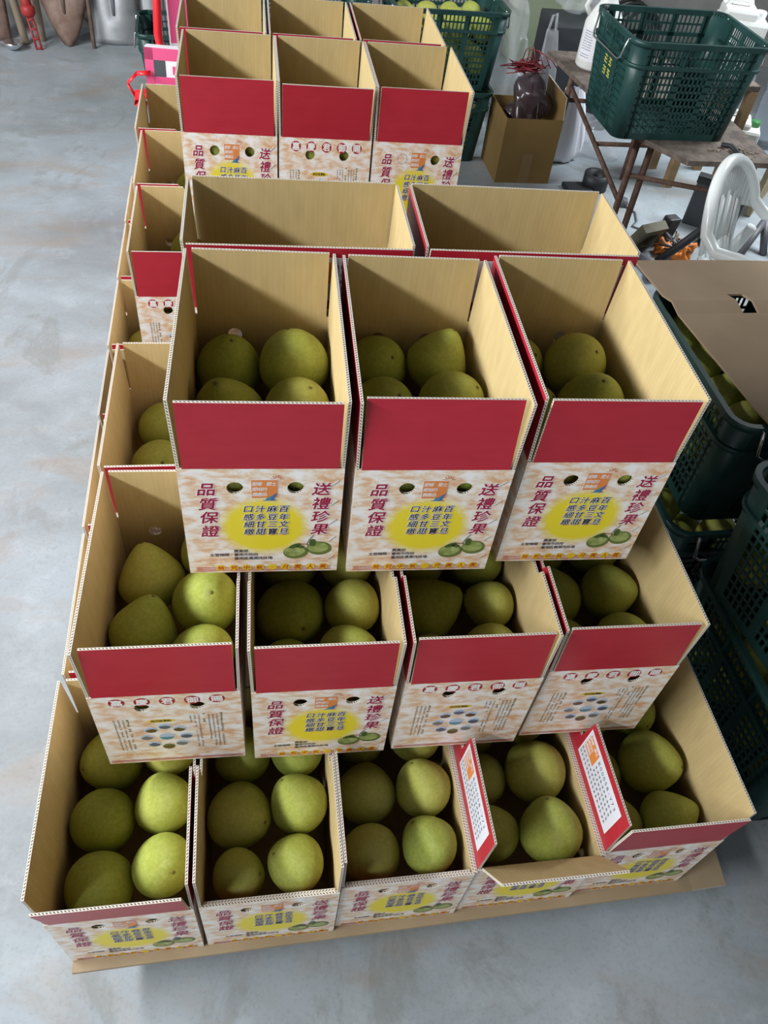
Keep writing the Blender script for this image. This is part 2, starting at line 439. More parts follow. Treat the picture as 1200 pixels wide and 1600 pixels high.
def print_front(p, punched=(True, True)):
    yy = lambda t: H * (1 - t)
    for ch, t in zip('品質保證', (0.174, 0.305, 0.430, 0.561)): p.outlined(ch, 0.165 * W, yy(t), 0.0315, 'ink_red', 0.18)
    for ch, t in zip('送禮珍果', (0.174, 0.305, 0.430, 0.556)): p.outlined(ch, 0.868 * W, yy(t), 0.0315, 'ink_red', 0.18)
    # orange square with three lines of white characters, a small sun and blue leaves
    x0, x1, y0, y1 = 0.434 * W, 0.594 * W, yy(0.252), yy(0.094)
    p.rect(x0 - 0.0009, y0 - 0.0009, x1 + 0.0009, y1 + 0.0009, 'ink_white', 0.0004)
    p.rect(x0, y0, x1, y1, 'ink_orange', 0.0006)
    for row, txt in enumerate(('愛鄉·愛土', '愛咱的', '農產品')):
        for k, ch in enumerate(txt):
            p.char(ch, x0 + 0.0056 + k * 0.0079, y1 - 0.0085 - row * 0.0125, 0.0098, 'ink_white', 0.0008, 0.01, 0.15)
    sx, sy = 0.592 * W, yy(0.082)
    p.line([(sx + 0.0058 * math.cos(a), sy - 0.001 + 0.0048 * math.sin(a)) for a in [PI * j / 8 for j in range(9)]], 0.0009, 'ink_scarlet', 0.0008)
    for a in (0.15, 0.75, 1.3, 1.85, 2.4, 3.0):
        p.line([(sx + 0.0075 * math.cos(a), sy - 0.001 + 0.0065 * math.sin(a)), (sx + 0.0105 * math.cos(a), sy - 0.001 + 0.0092 * math.sin(a))], 0.0011, 'ink_scarlet', 0.0008)
    bx, by = 0.525 * W, yy(0.272)
    p.rect(bx - 0.006, by - 0.0012, bx + 0.016, by + 0.0003, 'ink_blue', 0.0009)
    for k, (dx, tip, col) in enumerate(((0, 0.010, 'ink_teal'), (0.005, 0.014, 'ink_teal'), (0.010, 0.019, 'ink_blue'))):
        p.poly([(bx + dx - 0.003, by), (bx + dx + 0.0015, by), (bx + dx + 0.005, by + tip * 0.6), (bx + dx + 0.0085, by + tip), (bx + dx + 0.002, by + tip * 0.7)], col, 0.001 + k * 0.0001)
    # four columns of black characters in the yellow disc
    for x, col in zip((0.41, 0.484, 0.559, 0.632), ('口感細緻', '汁多甘甜', '麻豆三寶', '百年文旦')):
        p.line([((x + 0.004) * W + 0.007 * math.cos(a), yy(0.588) + 0.0045 * math.sin(a)) for a in [PI * (1.05 + 0.95 * j / 6) for j in range(7)]], 0.0021, 'ink_scarlet', 0.0006)
        for ch, t in zip(col, (0.353, 0.428, 0.498, 0.569)): p.outlined(ch, x * W, yy(t), 0.0178, 'ink_black', 0.18, d=0.0008, b1=0.016, b2=0.07)
    # authority lines
    for txt, x, t in (('農業部', 0.302, 0.769), ('主管機關：', 0.143, 0.807), ('臺南市政府', 0.302, 0.807), ('臺南區農業改良場', 0.302, 0.846)):
        for k, ch in enumerate(txt): p.char(ch, x * W + 0.004 + k * 0.00855, yy(t), 0.0092, 'ink_black', 0.0006, 0.006)
    # picture of two pomelos on a twig
    for x, y, rx, ry, rot in ((0.712, 0.79, 0.0225, 0.0185, 0.12), (0.868, 0.752, 0.0225, 0.0190, -0.10)):
        p.disc(x * W, yy(y), rx, ry, 'ink_olive', 0.0006, rot)
        p.disc(x * W - 0.002, yy(y) + 0.003, rx * 0.84, ry * 0.74, 'ink_fruit', 0.0008, rot)
    p.line([(0.74 * W, yy(0.705)), (0.785 * W, yy(0.705)), (0.80 * W, yy(0.66)), (0.828 * W, yy(0.615))], 0.0016, 'ink_brown', 0.0011)
    p.line([(0.785 * W, yy(0.705)), (0.80 * W, yy(0.72))], 0.0016, 'ink_brown', 0.0011)
    for x, y, rx, ry, rot in ((0.705, 0.722, 0.012, 0.005, 0.5), (0.822, 0.69, 0.010, 0.0058, 1.6), (0.74, 0.73, 0.008, 0.004, -0.3)):
        p.disc(x * W, yy(y), rx, ry, 'ink_leaf', 0.0012, rot)
    # foot stripes and the yellow ovals
    for t in (0.945, 0.962, 0.979): p.rect(0.012, yy(t) - 0.0009, W - 0.012, yy(t) + 0.0009, 'ink_circle', 0.0004)
    for k, ch in enumerate('柚到中秋·月圓人圓'):
        x = (0.207 + 0.0868 * k) * W
        p.disc(x, yy(0.947), 0.0086, 0.0083, 'ink_yellow', 0.0006)
        p.char(ch, x, yy(0.947), 0.0125, 'ink_scarlet', 0.0008, 0.012, 0.15)
    for t in (0.12, 0.30, 0.48, 0.655, 0.85):   # staples along the glued edge
        p.line([(0.925 * W, yy(t) - 0.0055), (0.968 * W, yy(t) + 0.0065)], 0.0024, 'ink_white', 0.0012)
        p.line([(0.925 * W + 0.001, yy(t) - 0.0072), (0.968 * W + 0.001, yy(t) + 0.0048)], 0.0013, 'ink_grey', 0.0010)
    for (hx, hy, hr), open_ in zip(HOLES, punched):
        if not open_:
            p.line([(hx + hr * math.cos(a), hy + hr * math.sin(a)) for a in [2 * PI * j / 24 for j in range(25)]], 0.0009, 'ink_grey', 0.0004)

def print_story(p):
    yy = lambda t: H * (1 - t)
    for k, ch in enumerate('嘉慶君御賜'):
        x, y = (0.18 + 0.165 * k) * W, yy(0.083)
        p.disc(x, y, 0.0142, 0.0142, 'ink_circle', 0.0004)
        p.char(ch, x, y, 0.0225, 'ink_white', 0.0006, 0.03)
    p.disc(0.44 * W, yy(0.36), 0.027, 0.0062, 'ink_yellow', 0.0004)
    for k, ch in enumerate('麻豆區景點'): p.char(ch, 0.44 * W - 0.015 + k * 0.0075, yy(0.36), 0.0085, 'ink_black', 0.0006, 0.015)
    rnd = random.Random(3)
    cx, cy = 0.455, 0.60
    spots = [(0, 0, 0.0145)] + [(0.138 * math.cos(a), 0.155 * math.sin(a), 0.0118) for a in [PI / 2 + 2 * PI * j / 8 for j in range(8)]]
    for k, (dx, dy, r) in enumerate(spots):
        x, y = (cx + dx) * W, yy(cy - dy)
        p.disc(x, y, r + 0.0012, r * 0.92 + 0.0012, 'ink_white', 0.0004)
        p.disc(x, y, r, r * 0.92, 'ink_sky' if k not in (5,) else 'ink_olive', 0.0006)
        pts = [(x - r * 0.98, y - r * 0.1), (x - r * 0.7, y - r * 0.62), (x, y - r * 0.9), (x + r * 0.7, y - r * 0.62), (x + r * 0.98, y - r * 0.1)]
        if k: pts += [(x + r * 0.5, y + r * rnd.uniform(0.1, 0.5)), (x - r * 0.1, y + r * rnd.uniform(-0.1, 0.6)), (x - r * 0.6, y + r * rnd.uniform(0.0, 0.35))]
        p.poly(pts, 'ink_teal' if k == 0 else ('ink_grey', 'ink_dusk', 'ink_brown')[k % 3], 0.0008)
        if k:
            sgn = -1 if dx < -0.01 else 1
            p.rect(x + sgn * (r + 0.009) - 0.007, y + 0.0015, x + sgn * (r + 0.009) + 0.007, y + 0.0042, 'ink_label', 0.0006)
    # the fine print columns: too small to read, laid as rows of tiny strokes
    for (x, t0, t1, head) in ((0.215, 0.33, 0.78, True), (0.185, 0.33, 0.80, False), (0.155, 0.33, 0.80, False), (0.125, 0.33, 0.80, False), (0.855, 0.29, 0.78, True),
                              (0.825, 0.31, 0.80, False), (0.797, 0.31, 0.80, False), (0.769, 0.31, 0.70, False), (0.735, 0.29, 0.42, True), (0.70, 0.31, 0.80, False), (0.672, 0.31, 0.80, False), (0.644, 0.31, 0.40, False)):
        t = t0
        while t < t1:
            s_ = 0.0046 if not head else 0.006
            if rnd.random() < 0.9:
                xx = x * W; y = yy(t)
                m = 'ink_leaf' if head and t < t0 + 0.13 else 'ink_grey'
                p.line([(xx - s_ * 0.42, y + s_ * 0.2), (xx + s_ * 0.42, y + s_ * 0.2)], s_ * 0.22, m, 0.0004)
                p.line([(xx + s_ * rnd.uniform(-0.3, 0.3), y + s_ * 0.45), (xx + s_ * rnd.uniform(-0.3, 0.3), y - s_ * 0.45)], s_ * 0.22, m, 0.0004)
                if rnd.random() < 0.6: p.line([(xx - s_ * 0.4, y - s_ * 0.25), (xx + s_ * 0.4, y - s_ * 0.25)], s_ * 0.2, m, 0.0004)
            t += 0.0215 if not head else 0.027
    for t in (0.955, 0.972): p.rect(0.004, yy(t) - 0.0011, W - 0.004, yy(t) + 0.0011, 'ink_circle', 0.0004)

def body_mesh(kind, punched=(True, True)):
    mb = MB()
    if kind == 'long':
        w, d = D, W; holes = ()
    else:
        w, d = W, D; holes = HOLES
    fo = 'marble_disc' if kind == 'front' else 'marble'
    rect = lambda L: [(0, 0), (L, 0), (L, H), (0, H)]
    hf = [h for h, k in zip(holes, punched) if k]
    mb.panel(rect(w), TH, fo, 'kraft', 'edge', hf)
    mb.panel(rect(w), TH, 'marble', 'kraft', 'edge', holes, Matrix.Translation((w, d, 0)) @ Matrix.Rotation(PI, 4, 'Z'))
    mb.panel(rect(d - 2 * TH), TH, 'marble', 'kraft', 'edge', (), Matrix.Translation((w, TH, 0)) @ Matrix.Rotation(PI / 2, 4, 'Z'))
    mb.panel(rect(d - 2 * TH), TH, 'marble', 'kraft', 'edge', (), Matrix.Translation((0, d - TH, 0)) @ Matrix.Rotation(-PI / 2, 4, 'Z'))
    mb.box((TH, TH, 0.0), (w - TH, d - TH, 0.006), 'kraft')
    p = Printed(mb, (0, 0, 0), (1, 0, 0), (0, 0, 1))
    if kind == 'front': print_front(p, punched)
    elif kind == 'story': print_story(p)
    return mb.data('body')
BODY = {'front': body_mesh('front'), 'story': body_mesh('story'), 'long': body_mesh('long'), 'unpunched': body_mesh('front', (False, True))}

def label_print(p, L, s0=0.030):
    """white sticker panel on the outer face of a long flap"""
    p.rect(s0, 0.022, L - 0.030, F - 0.020, 'ink_white', 0.0004)
    p.rect(s0 + 0.002, 0.024, L - 0.032, F - 0.022, 'ink_label', 0.0006)
    p.rect(0.222, 0.062, 0.272, F - 0.030, 'ink_orange', 0.0008)
    for row, txt in enumerate(('愛鄉·愛土', '愛咱的', '農產品')):
        for k, ch in enumerate(txt): p.char(ch, 0.228 + k * 0.0088, F - 0.038 - row * 0.014, 0.011, 'ink_white', 0.001, 0.01, 0.1)
    for k, ch in enumerate('B00058-Y73'): p.char(ch, 0.283 + k * 0.0106, F - 0.040, 0.0150, 'ink_black', 0.0008)
    rnd = random.Random(5)
    for row, (x0, n) in enumerate(((0.282, 17), (0.282, 20), (0.222, 22), (0.222, 20))):
        for k in range(n):
            s_ = 0.008; x, y = x0 + k * 0.0105, F - 0.058 - row * 0.0145
            if x > L - 0.045: break
            p.line([(x - s_ * 0.4, y + s_ * 0.25), (x + s_ * 0.4, y + s_ * 0.25)], s_ * 0.16, 'ink_black', 0.0008)
            p.line([(x - s_ * 0.4, y - s_ * 0.2), (x + s_ * 0.4, y - s_ * 0.2)], s_ * 0.16, 'ink_black', 0.0008)
            p.line([(x + s_ * rnd.uniform(-0.3, 0.3), y + s_ * 0.5), (x + s_ * rnd.uniform(-0.3, 0.3), y - s_ * 0.5)], s_ * 0.16, 'ink_black', 0.0008)

_flaps = {}
def flap_mesh(L, prof, sticker=False):
    """prof: list of (s, height) along the free edge; s from 0 to L"""
    k = (round(L, 4), tuple(prof), sticker)
    if k not in _flaps:
        mb = MB()
        i = 0.009 if L == W else 0.002      # end flaps are cut narrower than the box
        mb.panel([(i, 0.0), (L - i, 0.0)] + [(min(max(s, i), L - i), h) for s, h in reversed(prof)], TH, 'red', 'kraft', 'edge')
        if sticker: label_print(Printed(mb, (0, 0, 0), (1, 0, 0), (0, 0, 1)), L, 0.030 if prof[0][1] == F else 0.214)
        _flaps[k] = mb.data('flap')
    return _flaps[k]
def full(L): return [(0.004, F), (L - 0.004, F)]
def cut(L, s0, low): return [(0.004, F), (s0, F), (s0 + 0.012, low), (L - 0.004, low)]        # crushed low beyond s0
def cutr(L, s0, low): return [(0.004, low), (s0 - 0.012, low), (s0, F), (L - 0.004, F)]       # crushed low before s0
def low(L, h): return [(0.004, h), (L - 0.004, h)]

CART = []
def carton(kind, x, y, z, rz, label, group, front=0.0, back=0.0, left=0.0, right=0.0, scale=(1, 1, 1),
           pf=None, pb_=None, pl=None, pr=None, sticker=()):
    """angles lean each flap outward (degrees); 'in' folds it down inside; None leaves it out"""
    r = empty('fruit_carton', (x, y, z), rz); r.scale = scale
    tag(r, label, 'carton', group)
    child('body', BODY[kind], r)
    w, d = (D, W) if kind == 'long' else (W, D)
    spec = (('front', front, w, pf, (0, 0, H), 0.0), ('right', right, d, pr, (w, 0, H), PI / 2),
            ('back', back, w, pb_, (w, d, H), PI), ('left', left, d, pl, (0, d, H), -PI / 2))
    for side, ang, L, prof, at, rot in spec:
        if ang is None: continue
        me = flap_mesh(L, prof or full(L), side in sticker)
        if ang == 'out':      # folded right over, hanging down outside
            c = child('flap', me, r, (at[0] + (0.0005 if side == 'right' else 0), at[1], at[2]), (PI, 0, rot)); continue
        if ang == 'in':
            nrm = {'front': (0, 1), 'back': (0, -1), 'left': (1, 0), 'right': (-1, 0)}[side]
            at = (at[0] + nrm[0] * 0.011, at[1] + nrm[1] * 0.011, at[2] - 0.002)
            me = flap_mesh(L, [(0.012, F), (L - 0.012, F)])
            a = -PI
        else: a = math.radians(ang)
        c = child('flap', me, r, at, (a, 0, rot))
        if side in sticker: c['label'] = 'red flap with a white address sticker'
    CART.append((r, w * scale[0], d * scale[1]))
    return r

Z2, Z3 = 0.332, 0.7215
U2 = 0.058          # what is left of the first layer's flaps under the second layer
U3 = 0.115          # the same under the third layer
G1, G2, G3, GL = 'cartons in the bottom front row', 'cartons in the middle front row', 'cartons in the top front row', 'cartons in the left column'
GR, GB = 'cartons set sideways behind the top row', 'cartons at the far end of the stack'
LAB = {}
# bottom row
cs = 0.220
A1 = carton('front', 0.034, 0.006, 0, -0.022, 'bottom row leftmost carton with red front flap and six pomelos showing', G1, 9, 0, 3, 0.5, pr=cut(D, cs, U2), pb_=cutr(W, 0.184, U2))
B1 = carton('front', 0.311, 0.001, 0, -0.022, 'bottom row second carton from left, front flap folded inside', G1, 'in', 0, 0, 0, pl=cutr(D, D - cs, U2), pr=cut(D, cs, U2), pb_=low(W, U2))
C1 = carton('front', 0.583, 0.003, 0, -0.022, 'bottom row middle carton, front flap folded inside, beside a red stickered flap', G1, 'in', 0, 1, 'out', pl=cutr(D, D - cs, U2), pb_=low(W, U2))
D1 = carton('front', 0.858, 0.003, 0, -0.022, 'bottom row carton whose brown front flap hangs outward over its print', G1, 29, 0, -3, 'out', pl=cutr(D, D - cs, U2), pb_=low(W, U2), sticker=('left',))
E1 = carton('front', 1.132, 0.006, 0, -0.022, 'bottom row rightmost carton with red front flap and stickered side flap', G1, 4, 0, -3, 4, pl=cutr(D, D - cs, U2), pr=full(D), pb_=low(W, U2), sticker=('left',))
# middle row
cs = 0.150
A2 = carton('story', 0.141, 0.276, Z2, -0.040, 'middle row leftmost carton printed with five red circles', G2, -5, 0, 2, 1, pr=cut(D, cs, U3), pb_=cutr(W, 0.108, U3))
B2 = carton('front', 0.428, 0.258, Z2, -0.040, 'middle row second carton, the only one there with the yellow disc print', G2, -3, 0, 1, 1, pl=cutr(D, D - cs, U3), pr=cut(D, cs, U3), pb_=low(W, U3))
C2 = carton('story', 0.713, 0.249, Z2, -0.040, 'middle row third carton with red circles, right of the yellow disc one', G2, -4, 0, 1, 1, pl=cutr(D, D - cs, U3), pr=cut(D, cs, U3), pb_=low(W, U3))
D2 = carton('story', 0.996, 0.250, Z2, -0.040, 'middle row rightmost carton with red circles and wide leaning side flap', G2, -2, 0, 1, 3, pl=cutr(D, D - cs, U3), pb_=low(W, U3))
# top row
A3 = carton('front', 0.329, 0.448, Z3, -0.050, 'top row left carton with tall red front flap and yellow disc print', G3, 1, 0, 2, 1)
B3 = carton('front', 0.614, 0.430, Z3, -0.050, 'top row middle carton with red front flap and yellow disc print', G3, -7, 0, 1, 2)
C3 = carton('front', 0.908, 0.433, Z3, -0.050, 'top row right carton with slanting red front flap and yellow disc print', G3, 1, 0, 1, 3)
# sideways pair behind the top row
L1 = carton('long', 0.345, 0.895, Z3, -0.030, 'sideways carton behind the left and middle top row cartons', GR, 3, 0, 3, 1, sticker=('front',))
L2 = carton('long', 0.802, 0.884, Z3, -0.040, 'sideways carton behind the right top row carton', GR, 3, 0, 1, 2, sticker=('front',))
# left column, bottom layer
for k, (y, dep) in enumerate(((0.443, 0.39), (0.848, 0.39), (1.255, 0.30), (1.572, 0.365), (1.950, 0.36), (2.325, 0.36))):
    where = ('just behind the bottom row leftmost carton', 'second behind the bottom row leftmost carton', 'third behind the bottom row leftmost carton',
             'with a pomelo showing past the red flap', 'beneath the second far left carton', 'at the far end beneath the pink bag')[k]
    carton('front', 0.047, y, 0, -0.01, 'bottom left column carton ' + where, GL, -3, 0, 2, 1, scale=(0.97, dep / D, 1),
           pf=cut(W, 0.055, U2), pr=low(D, U2), pb_=cutr(W, 0.205, U2) if k != 3 else None)
# left column, second layer
P2 = carton('front', 0.149, 0.716, Z2, -0.02, 'left column carton behind the middle row leftmost one, two pomelos showing', GL, 1, 0, 2, 1, scale=(1, 0.965, 1), pf=cut(W, 0.15, U3), pr=low(D, U3), pb_=cutr(W, 0.10, U3))
P3 = carton('story', 0.152, 1.535, Z2, -0.01, 'left column carton with raised red flap and red circle print', GL, -1, 0, 2, 1, scale=(0.96, 0.89, 1), pr=cut(D, 0.16, U3), pb_=cutr(W, 0.130, U3))
P4 = carton('front', 0.145, 1.930, Z2, -0.01, 'left column carton behind the red flapped one, one pomelo showing', GL, 1, 0, 2, 1, scale=(0.96, 0.89, 1), pr=low(D, U3), pf=cut(W, 0.135, U3), pb_=cutr(W, 0.130, U3))
P5 = carton('front', 0.127, 2.326, Z2, -0.01, 'left column last carton with the pink bag behind it', GL, 1, 0, 2, 1, scale=(0.96, 0.90, 1), pr=low(D, U3), pf=cut(W, 0.135, U3))
# far cartons
for k, (x, y, kd, lb) in enumerate(((0.311, 1.700, 'front', 'far row left carton with red flap and yellow disc print'), (0.566, 1.692, 'story', 'far row middle carton with lower red flap and five red circles'),
                                    (0.822, 1.684, 'unpunched', 'far row right carton with one hand hole still closed'))):
    carton(kd, x, y, Z3, -0.03, lb, GB, (0, 8, 0)[k], 0, 1, (1, 1, 3)[k], scale=(0.935, 0.80, 1))
for k, (x, y, lb) in enumerate(((0.304, 2.055, 'last row left carton beside the pink bag'), (0.562, 2.047, 'last row middle carton cut by the top of the photo'), (0.822, 2.040, 'last row right carton beside the tall green crates'))):
    carton('front', x, y, Z3, -0.03, lb, GB, -1, 0, 1, (1, 1, 3)[k], scale=(0.92, 0.80, 1))

# cardboard sheets and pallets under the stack
mb = MB(); mb.box((0.035, -0.016, -0.011), (1.43, 1.40, -0.0005), 'under_cardboard', mtx=Matrix.Rotation(-0.006, 4, 'Z'))
mb.face([(1.43, -0.025, -0.0005), (1.515, -0.025, 0.004), (1.52, 0.05, 0.010), (1.43, 1.30, -0.0005)], 'under_cardboard')
mb.face([(1.43, -0.025, -0.010), (1.515, -0.025, -0.006), (1.515, -0.025, 0.004), (1.43, -0.025, -0.0005)], 'edge')
mb.face([(1.515, -0.025, -0.006), (1.52, 0.05, 0.0), (1.52, 0.05, 0.010), (1.515, -0.025, 0.004)], 'edge')
mb.face([(1.43, -0.025, -0.010), (1.43, 1.30, -0.010), (1.52, 0.05, 0.0), (1.515, -0.025, -0.006)], 'under_cardboard')
o = mb.build('cardboard_sheet'); tag(o, 'flattened brown cardboard sheet sticking out under the bottom row', 'cardboard')
mb = MB(); mb.box((0.02, 1.405, -0.011), (1.40, 2.75, -0.0005), 'under_cardboard')
o = mb.build('cardboard_sheet'); tag(o, 'cardboard sheet under the far end of the stack', 'cardboard')
def pallet(x0, y0, x1, y1, label):
    r = empty('pallet', (x0, y0, FZ)); tag(r, label, 'pallet', 'pallets under the cartons')
    hh = -0.0115 - FZ; w, d = x1 - x0, y1 - y0
    for k in range(3):
        mb = MB(); yy = k * (d - 0.09) / 2; mb.box((0, yy, 0.018), (w, yy + 0.09, hh - 0.018), 'pallet_wood', 0.003); mb.build('stringer', r)
    for k in range(7):
        mb = MB(); xx = k * (w - 0.1) / 6; mb.box((xx, 0, hh - 0.018), (xx + 0.1, d, hh), 'pallet_wood', 0.002); mb.build('deck_board', r)
    for k in range(3):
        mb = MB(); xx = k * (w - 0.1) / 2; mb.box((xx, 0, 0), (xx + 0.1, d, 0.018), 'pallet_wood', 0.002); mb.build('bottom_board', r)
pallet(0.12, 0.06, 1.36, 1.33, 'wooden pallet under the front half of the carton stack')
pallet(0.08, 1.44, 1.34, 2.68, 'wooden pallet under the far half of the carton stack')

# ------------------------------------------------------------------ pomelos
def pomelo_mesh(point, k):
    rnd = random.Random(k); mb = MB(); seg, N = 30, 20; prof = []
    for j in range(N + 1):
        t = j / N; a = PI * t - PI / 2
        z = math.sin(a); r = math.cos(a)
        if z > 0:
            r *= 1 - point * 0.55 * z ** 1.3; z *= 1 + point * 0.32
        else: z *= 0.93
        if j == N: r = 0.05; z -= 0.03
        if j == 0: r = 0.04
        if j == N - 1: z -= 0.004
        prof.append((max(r, 0.03), z))
    mb.lathe(prof, 'peel', seg)
    ph = [rnd.uniform(0, 6.28) for _ in range(4)]
    for v in mb.bm.verts:
        a = math.atan2(v.co.y, v.co.x)
        f = 1 + 0.018 * math.sin(2 * a + ph[0]) + 0.012 * math.sin(3 * a + ph[1]) + 0.012 * math.sin(2.5 * v.co.z + ph[2])
        v.co.x *= f; v.co.y *= f
    return mb.data('pomelo')
POM = [pomelo_mesh(0.15, 1), pomelo_mesh(0.45, 2), pomelo_mesh(0.75, 3), pomelo_mesh(0.3, 4)]
mb = MB(); mb.lathe([(0.05, -0.01), (0.058, 0.018), (0.036, 0.034), (0.008, 0.038)], 'scar', 10); SCAR = mb.data('stem_scar')
TOPZ = (1.145, 1.10)
def pomelo(loc, r, label, group, variant, rx, ry, rz, scar=False):
    o = bpy.data.objects.new('pomelo', POM[variant]); COL.objects.link(o)
    o.location = loc; o.scale = (r, r, r); o.rotation_euler = (rx, ry, rz)
    tag(o, label, 'pomelo', group)
    if scar:
        top = max(v.co.z for v in POM[variant].vertices)
        child('stem_scar', SCAR, o, (0, 0, top - 0.02))
    return o
rp = random.Random(11)
from mathutils.bvhtree import BVHTree
PVERT = [[v.co.copy() for v in m.vertices] for m in POM]; PPOLY = [[tuple(p.vertices) for p in m.polygons] for m in POM]
def settle(spec, w, d, gap, gapx=None):
    """spec: [centre, radius, variant, rotation]; keeps every fruit inside the walls and clear of its neighbours"""
    done = []
    for c, r, var, rot in spec:
        R3 = rot.to_matrix(); pts = [R3 @ v for v in PVERT[var]]
        lo = [min(p[k] for p in pts) for k in range(2)]; hi = [max(p[k] for p in pts) for k in range(2)]
        for step in range(70):
            for k, L, gp in ((0, w, gapx or gap), (1, d, gap)):
                a, b = gp - lo[k] * r, L - gp - hi[k] * r
                c[k] = (a + b) / 2 if a > b else min(max(c[k], a), b)
            tree = BVHTree.FromPolygons([c + p * r for p in pts], PPOLY[var])
            hit = [q for q in done if tree.overlap(q[1])]
            if not hit: break
            for q in hit:
                v = c - q[0]; v.z = 0
                if v.length > 1e-4: c += v.normalized() * 0.0022
            r *= 0.993
        done.append((c, BVHTree.FromPolygons([c + p * r for p in pts], PPOLY[var]), r))
    return [(q[0], q[2]) for q in done]
def fill(cart, ref, group, fruits, zoff=-0.055):
    r = cart
    base = Matrix.Translation(r.location) @ Matrix.Rotation(r.rotation_euler.z, 4, 'Z')
    sx, sy = r.scale[0], r.scale[1]
    from mathutils import Euler
    spec = [[Vector((lx, ly, H + zoff + (0.011 if 'right' in pos else -0.011 if 'left' in pos else 0))), rad * 1.04, var, Euler((math.radians(t), 0, math.radians(az)))] for (lx, ly, rad, pos, var, t, az) in fruits]
    res = settle(spec, W * sx, D * sy, TH + 0.004 + (0.010 if cart in (B1, C1) else 0), TH + 0.0015)
    for (c, rad), f in zip(res, fruits):
        pomelo(base @ c, rad, 'green pomelo %s of the %s' % (f[3], ref), group, f[4], math.radians(f[5]), 0, math.radians(f[6]) + r.rotation_euler.z, True)
FL, FR_, ML, MR, BL, BR = 'at the front left', 'at the front right', 'in the middle left', 'in the middle right', 'at the back left', 'at the back right'
fill(A1, 'bottom row leftmost carton', 'pomelos in the bottom row', [(0.072, 0.210, 0.064, ML, 0, 150, 20), (0.190, 0.220, 0.065, MR, 3, 70, 200), (0.077, 0.084, 0.066, FL, 0, 100, 120), (0.195, 0.096, 0.064, FR_, 0, 40, 40), (0.080, 0.331, 0.066, BL, 3, 60, 300), (0.199, 0.340, 0.060, BR, 0, 20, 0)])
fill(B1, 'bottom row second carton', 'pomelos in the bottom row', [(0.073, 0.192, 0.066, ML, 3, 60, 60), (0.197, 0.196, 0.067, MR, 1, 45, 225), (0.072, 0.074, 0.064, FL, 1, 50, 75), (0.193, 0.074, 0.067, FR_, 1, 45, 260), (0.082, 0.318, 0.062, BL, 1, 50, 200), (0.205, 0.318, 0.060, BR, 0, 30, 90)])
fill(C1, 'bottom row middle carton', 'pomelos in the bottom row', [(0.075, 0.205, 0.064, ML, 1, 100, 170), (0.196, 0.200, 0.066, MR, 1, 40, 215), (0.070, 0.078, 0.060, FL, 0, 120, 30), (0.191, 0.076, 0.067, FR_, 1, 50, 225), (0.075, 0.330, 0.060, BL, 1, 40, 10), (0.203, 0.325, 0.058, BR, 0, 30, 0)])
fill(D1, 'bottom row carton with the hanging brown flap', 'pomelos in the bottom row', [(0.186, 0.210, 0.068, MR, 1, 120, 200), (0.066, 0.212, 0.064, ML, 0, 90, 30), (0.185, 0.081, 0.068, FR_, 1, 40, 190), (0.062, 0.086, 0.063, FL, 1, 70, 210), (0.185, 0.340, 0.064, BR, 0, 40, 60), (0.065, 0.335, 0.062, BL, 1, 60, 120)])
fill(E1, 'bottom row rightmost carton', 'pomelos in the bottom row', [(0.182, 0.200, 0.068, MR, 1, 60, 60), (0.064, 0.196, 0.065, ML, 0, 80, 30), (0.187, 0.085, 0.064, FR_, 2, 75, 100), (0.064, 0.085, 0.062, FL, 1, 60, 200), (0.185, 0.320, 0.062, BR, 0, 70, 20), (0.066, 0.320, 0.062, BL, 1, 60, 120)])
fill(A2, 'middle row leftmost carton', 'pomelos in the middle row', [(0.080, 0.306, 0.065, BL, 2, 40, 200), (0.195, 0.232, 0.065, MR, 1, 25, 30), (0.070, 0.190, 0.066, ML, 2, 35, 150), (0.194, 0.110, 0.060, FR_, 0, 30, 10), (0.190, 0.355, 0.060, BR, 0, 30, 60), (0.072, 0.070, 0.060, FL, 0, 40, 0)])
fill(B2, 'middle row second carton', 'pomelos in the middle row', [(0.076, 0.215, 0.068, ML, 3, 60, 20), (0.200, 0.215, 0.062, MR, 0, 120, 60), (0.066, 0.090, 0.060, FL, 0, 60, 50), (0.186, 0.095, 0.060, FR_, 1, 40, 80), (0.205, 0.335, 0.060, BR, 0, 40, 100), (0.082, 0.340, 0.062, BL, 1, 40, 200)])
fill(C2, 'middle row third carton', 'pomelos in the middle row', [(0.077, 0.212, 0.068, ML, 2, 60, 100), (0.200, 0.205, 0.061, MR, 1, 70, 250), (0.066, 0.085, 0.060, FL, 0, 60, 60), (0.186, 0.085, 0.060, FR_, 0, 60, 30), (0.202, 0.325, 0.060, BR, 1, 50, 150), (0.078, 0.340, 0.061, BL, 0, 40, 20)])
fill(D2, 'middle row rightmost carton', 'pomelos in the middle row', [(0.075, 0.215, 0.065, ML, 1, 70, 200), (0.192, 0.215, 0.069, MR, 1, 75, 80), (0.066, 0.090, 0.060, FL, 2, 40, 20), (0.190, 0.085, 0.060, FR_, 0, 60, 60), (0.078, 0.335, 0.060, BL, 1, 50, 100), (0.200, 0.340, 0.060, BR, 0, 20, 20)])
fill(A3, 'top row left carton', 'pomelos in the top row', [(0.066, 0.345, 0.061, BL, 1, 10, 40), (0.194, 0.325, 0.066, BR, 0, 30, 200), (0.068, 0.210, 0.064, ML, 2, 15, 300), (0.196, 0.190, 0.060, MR, 0, 20, 80), (0.075, 0.075, 0.060, FL, 0, 60, 0), (0.195, 0.070, 0.060, FR_, 1, 60, 20)])
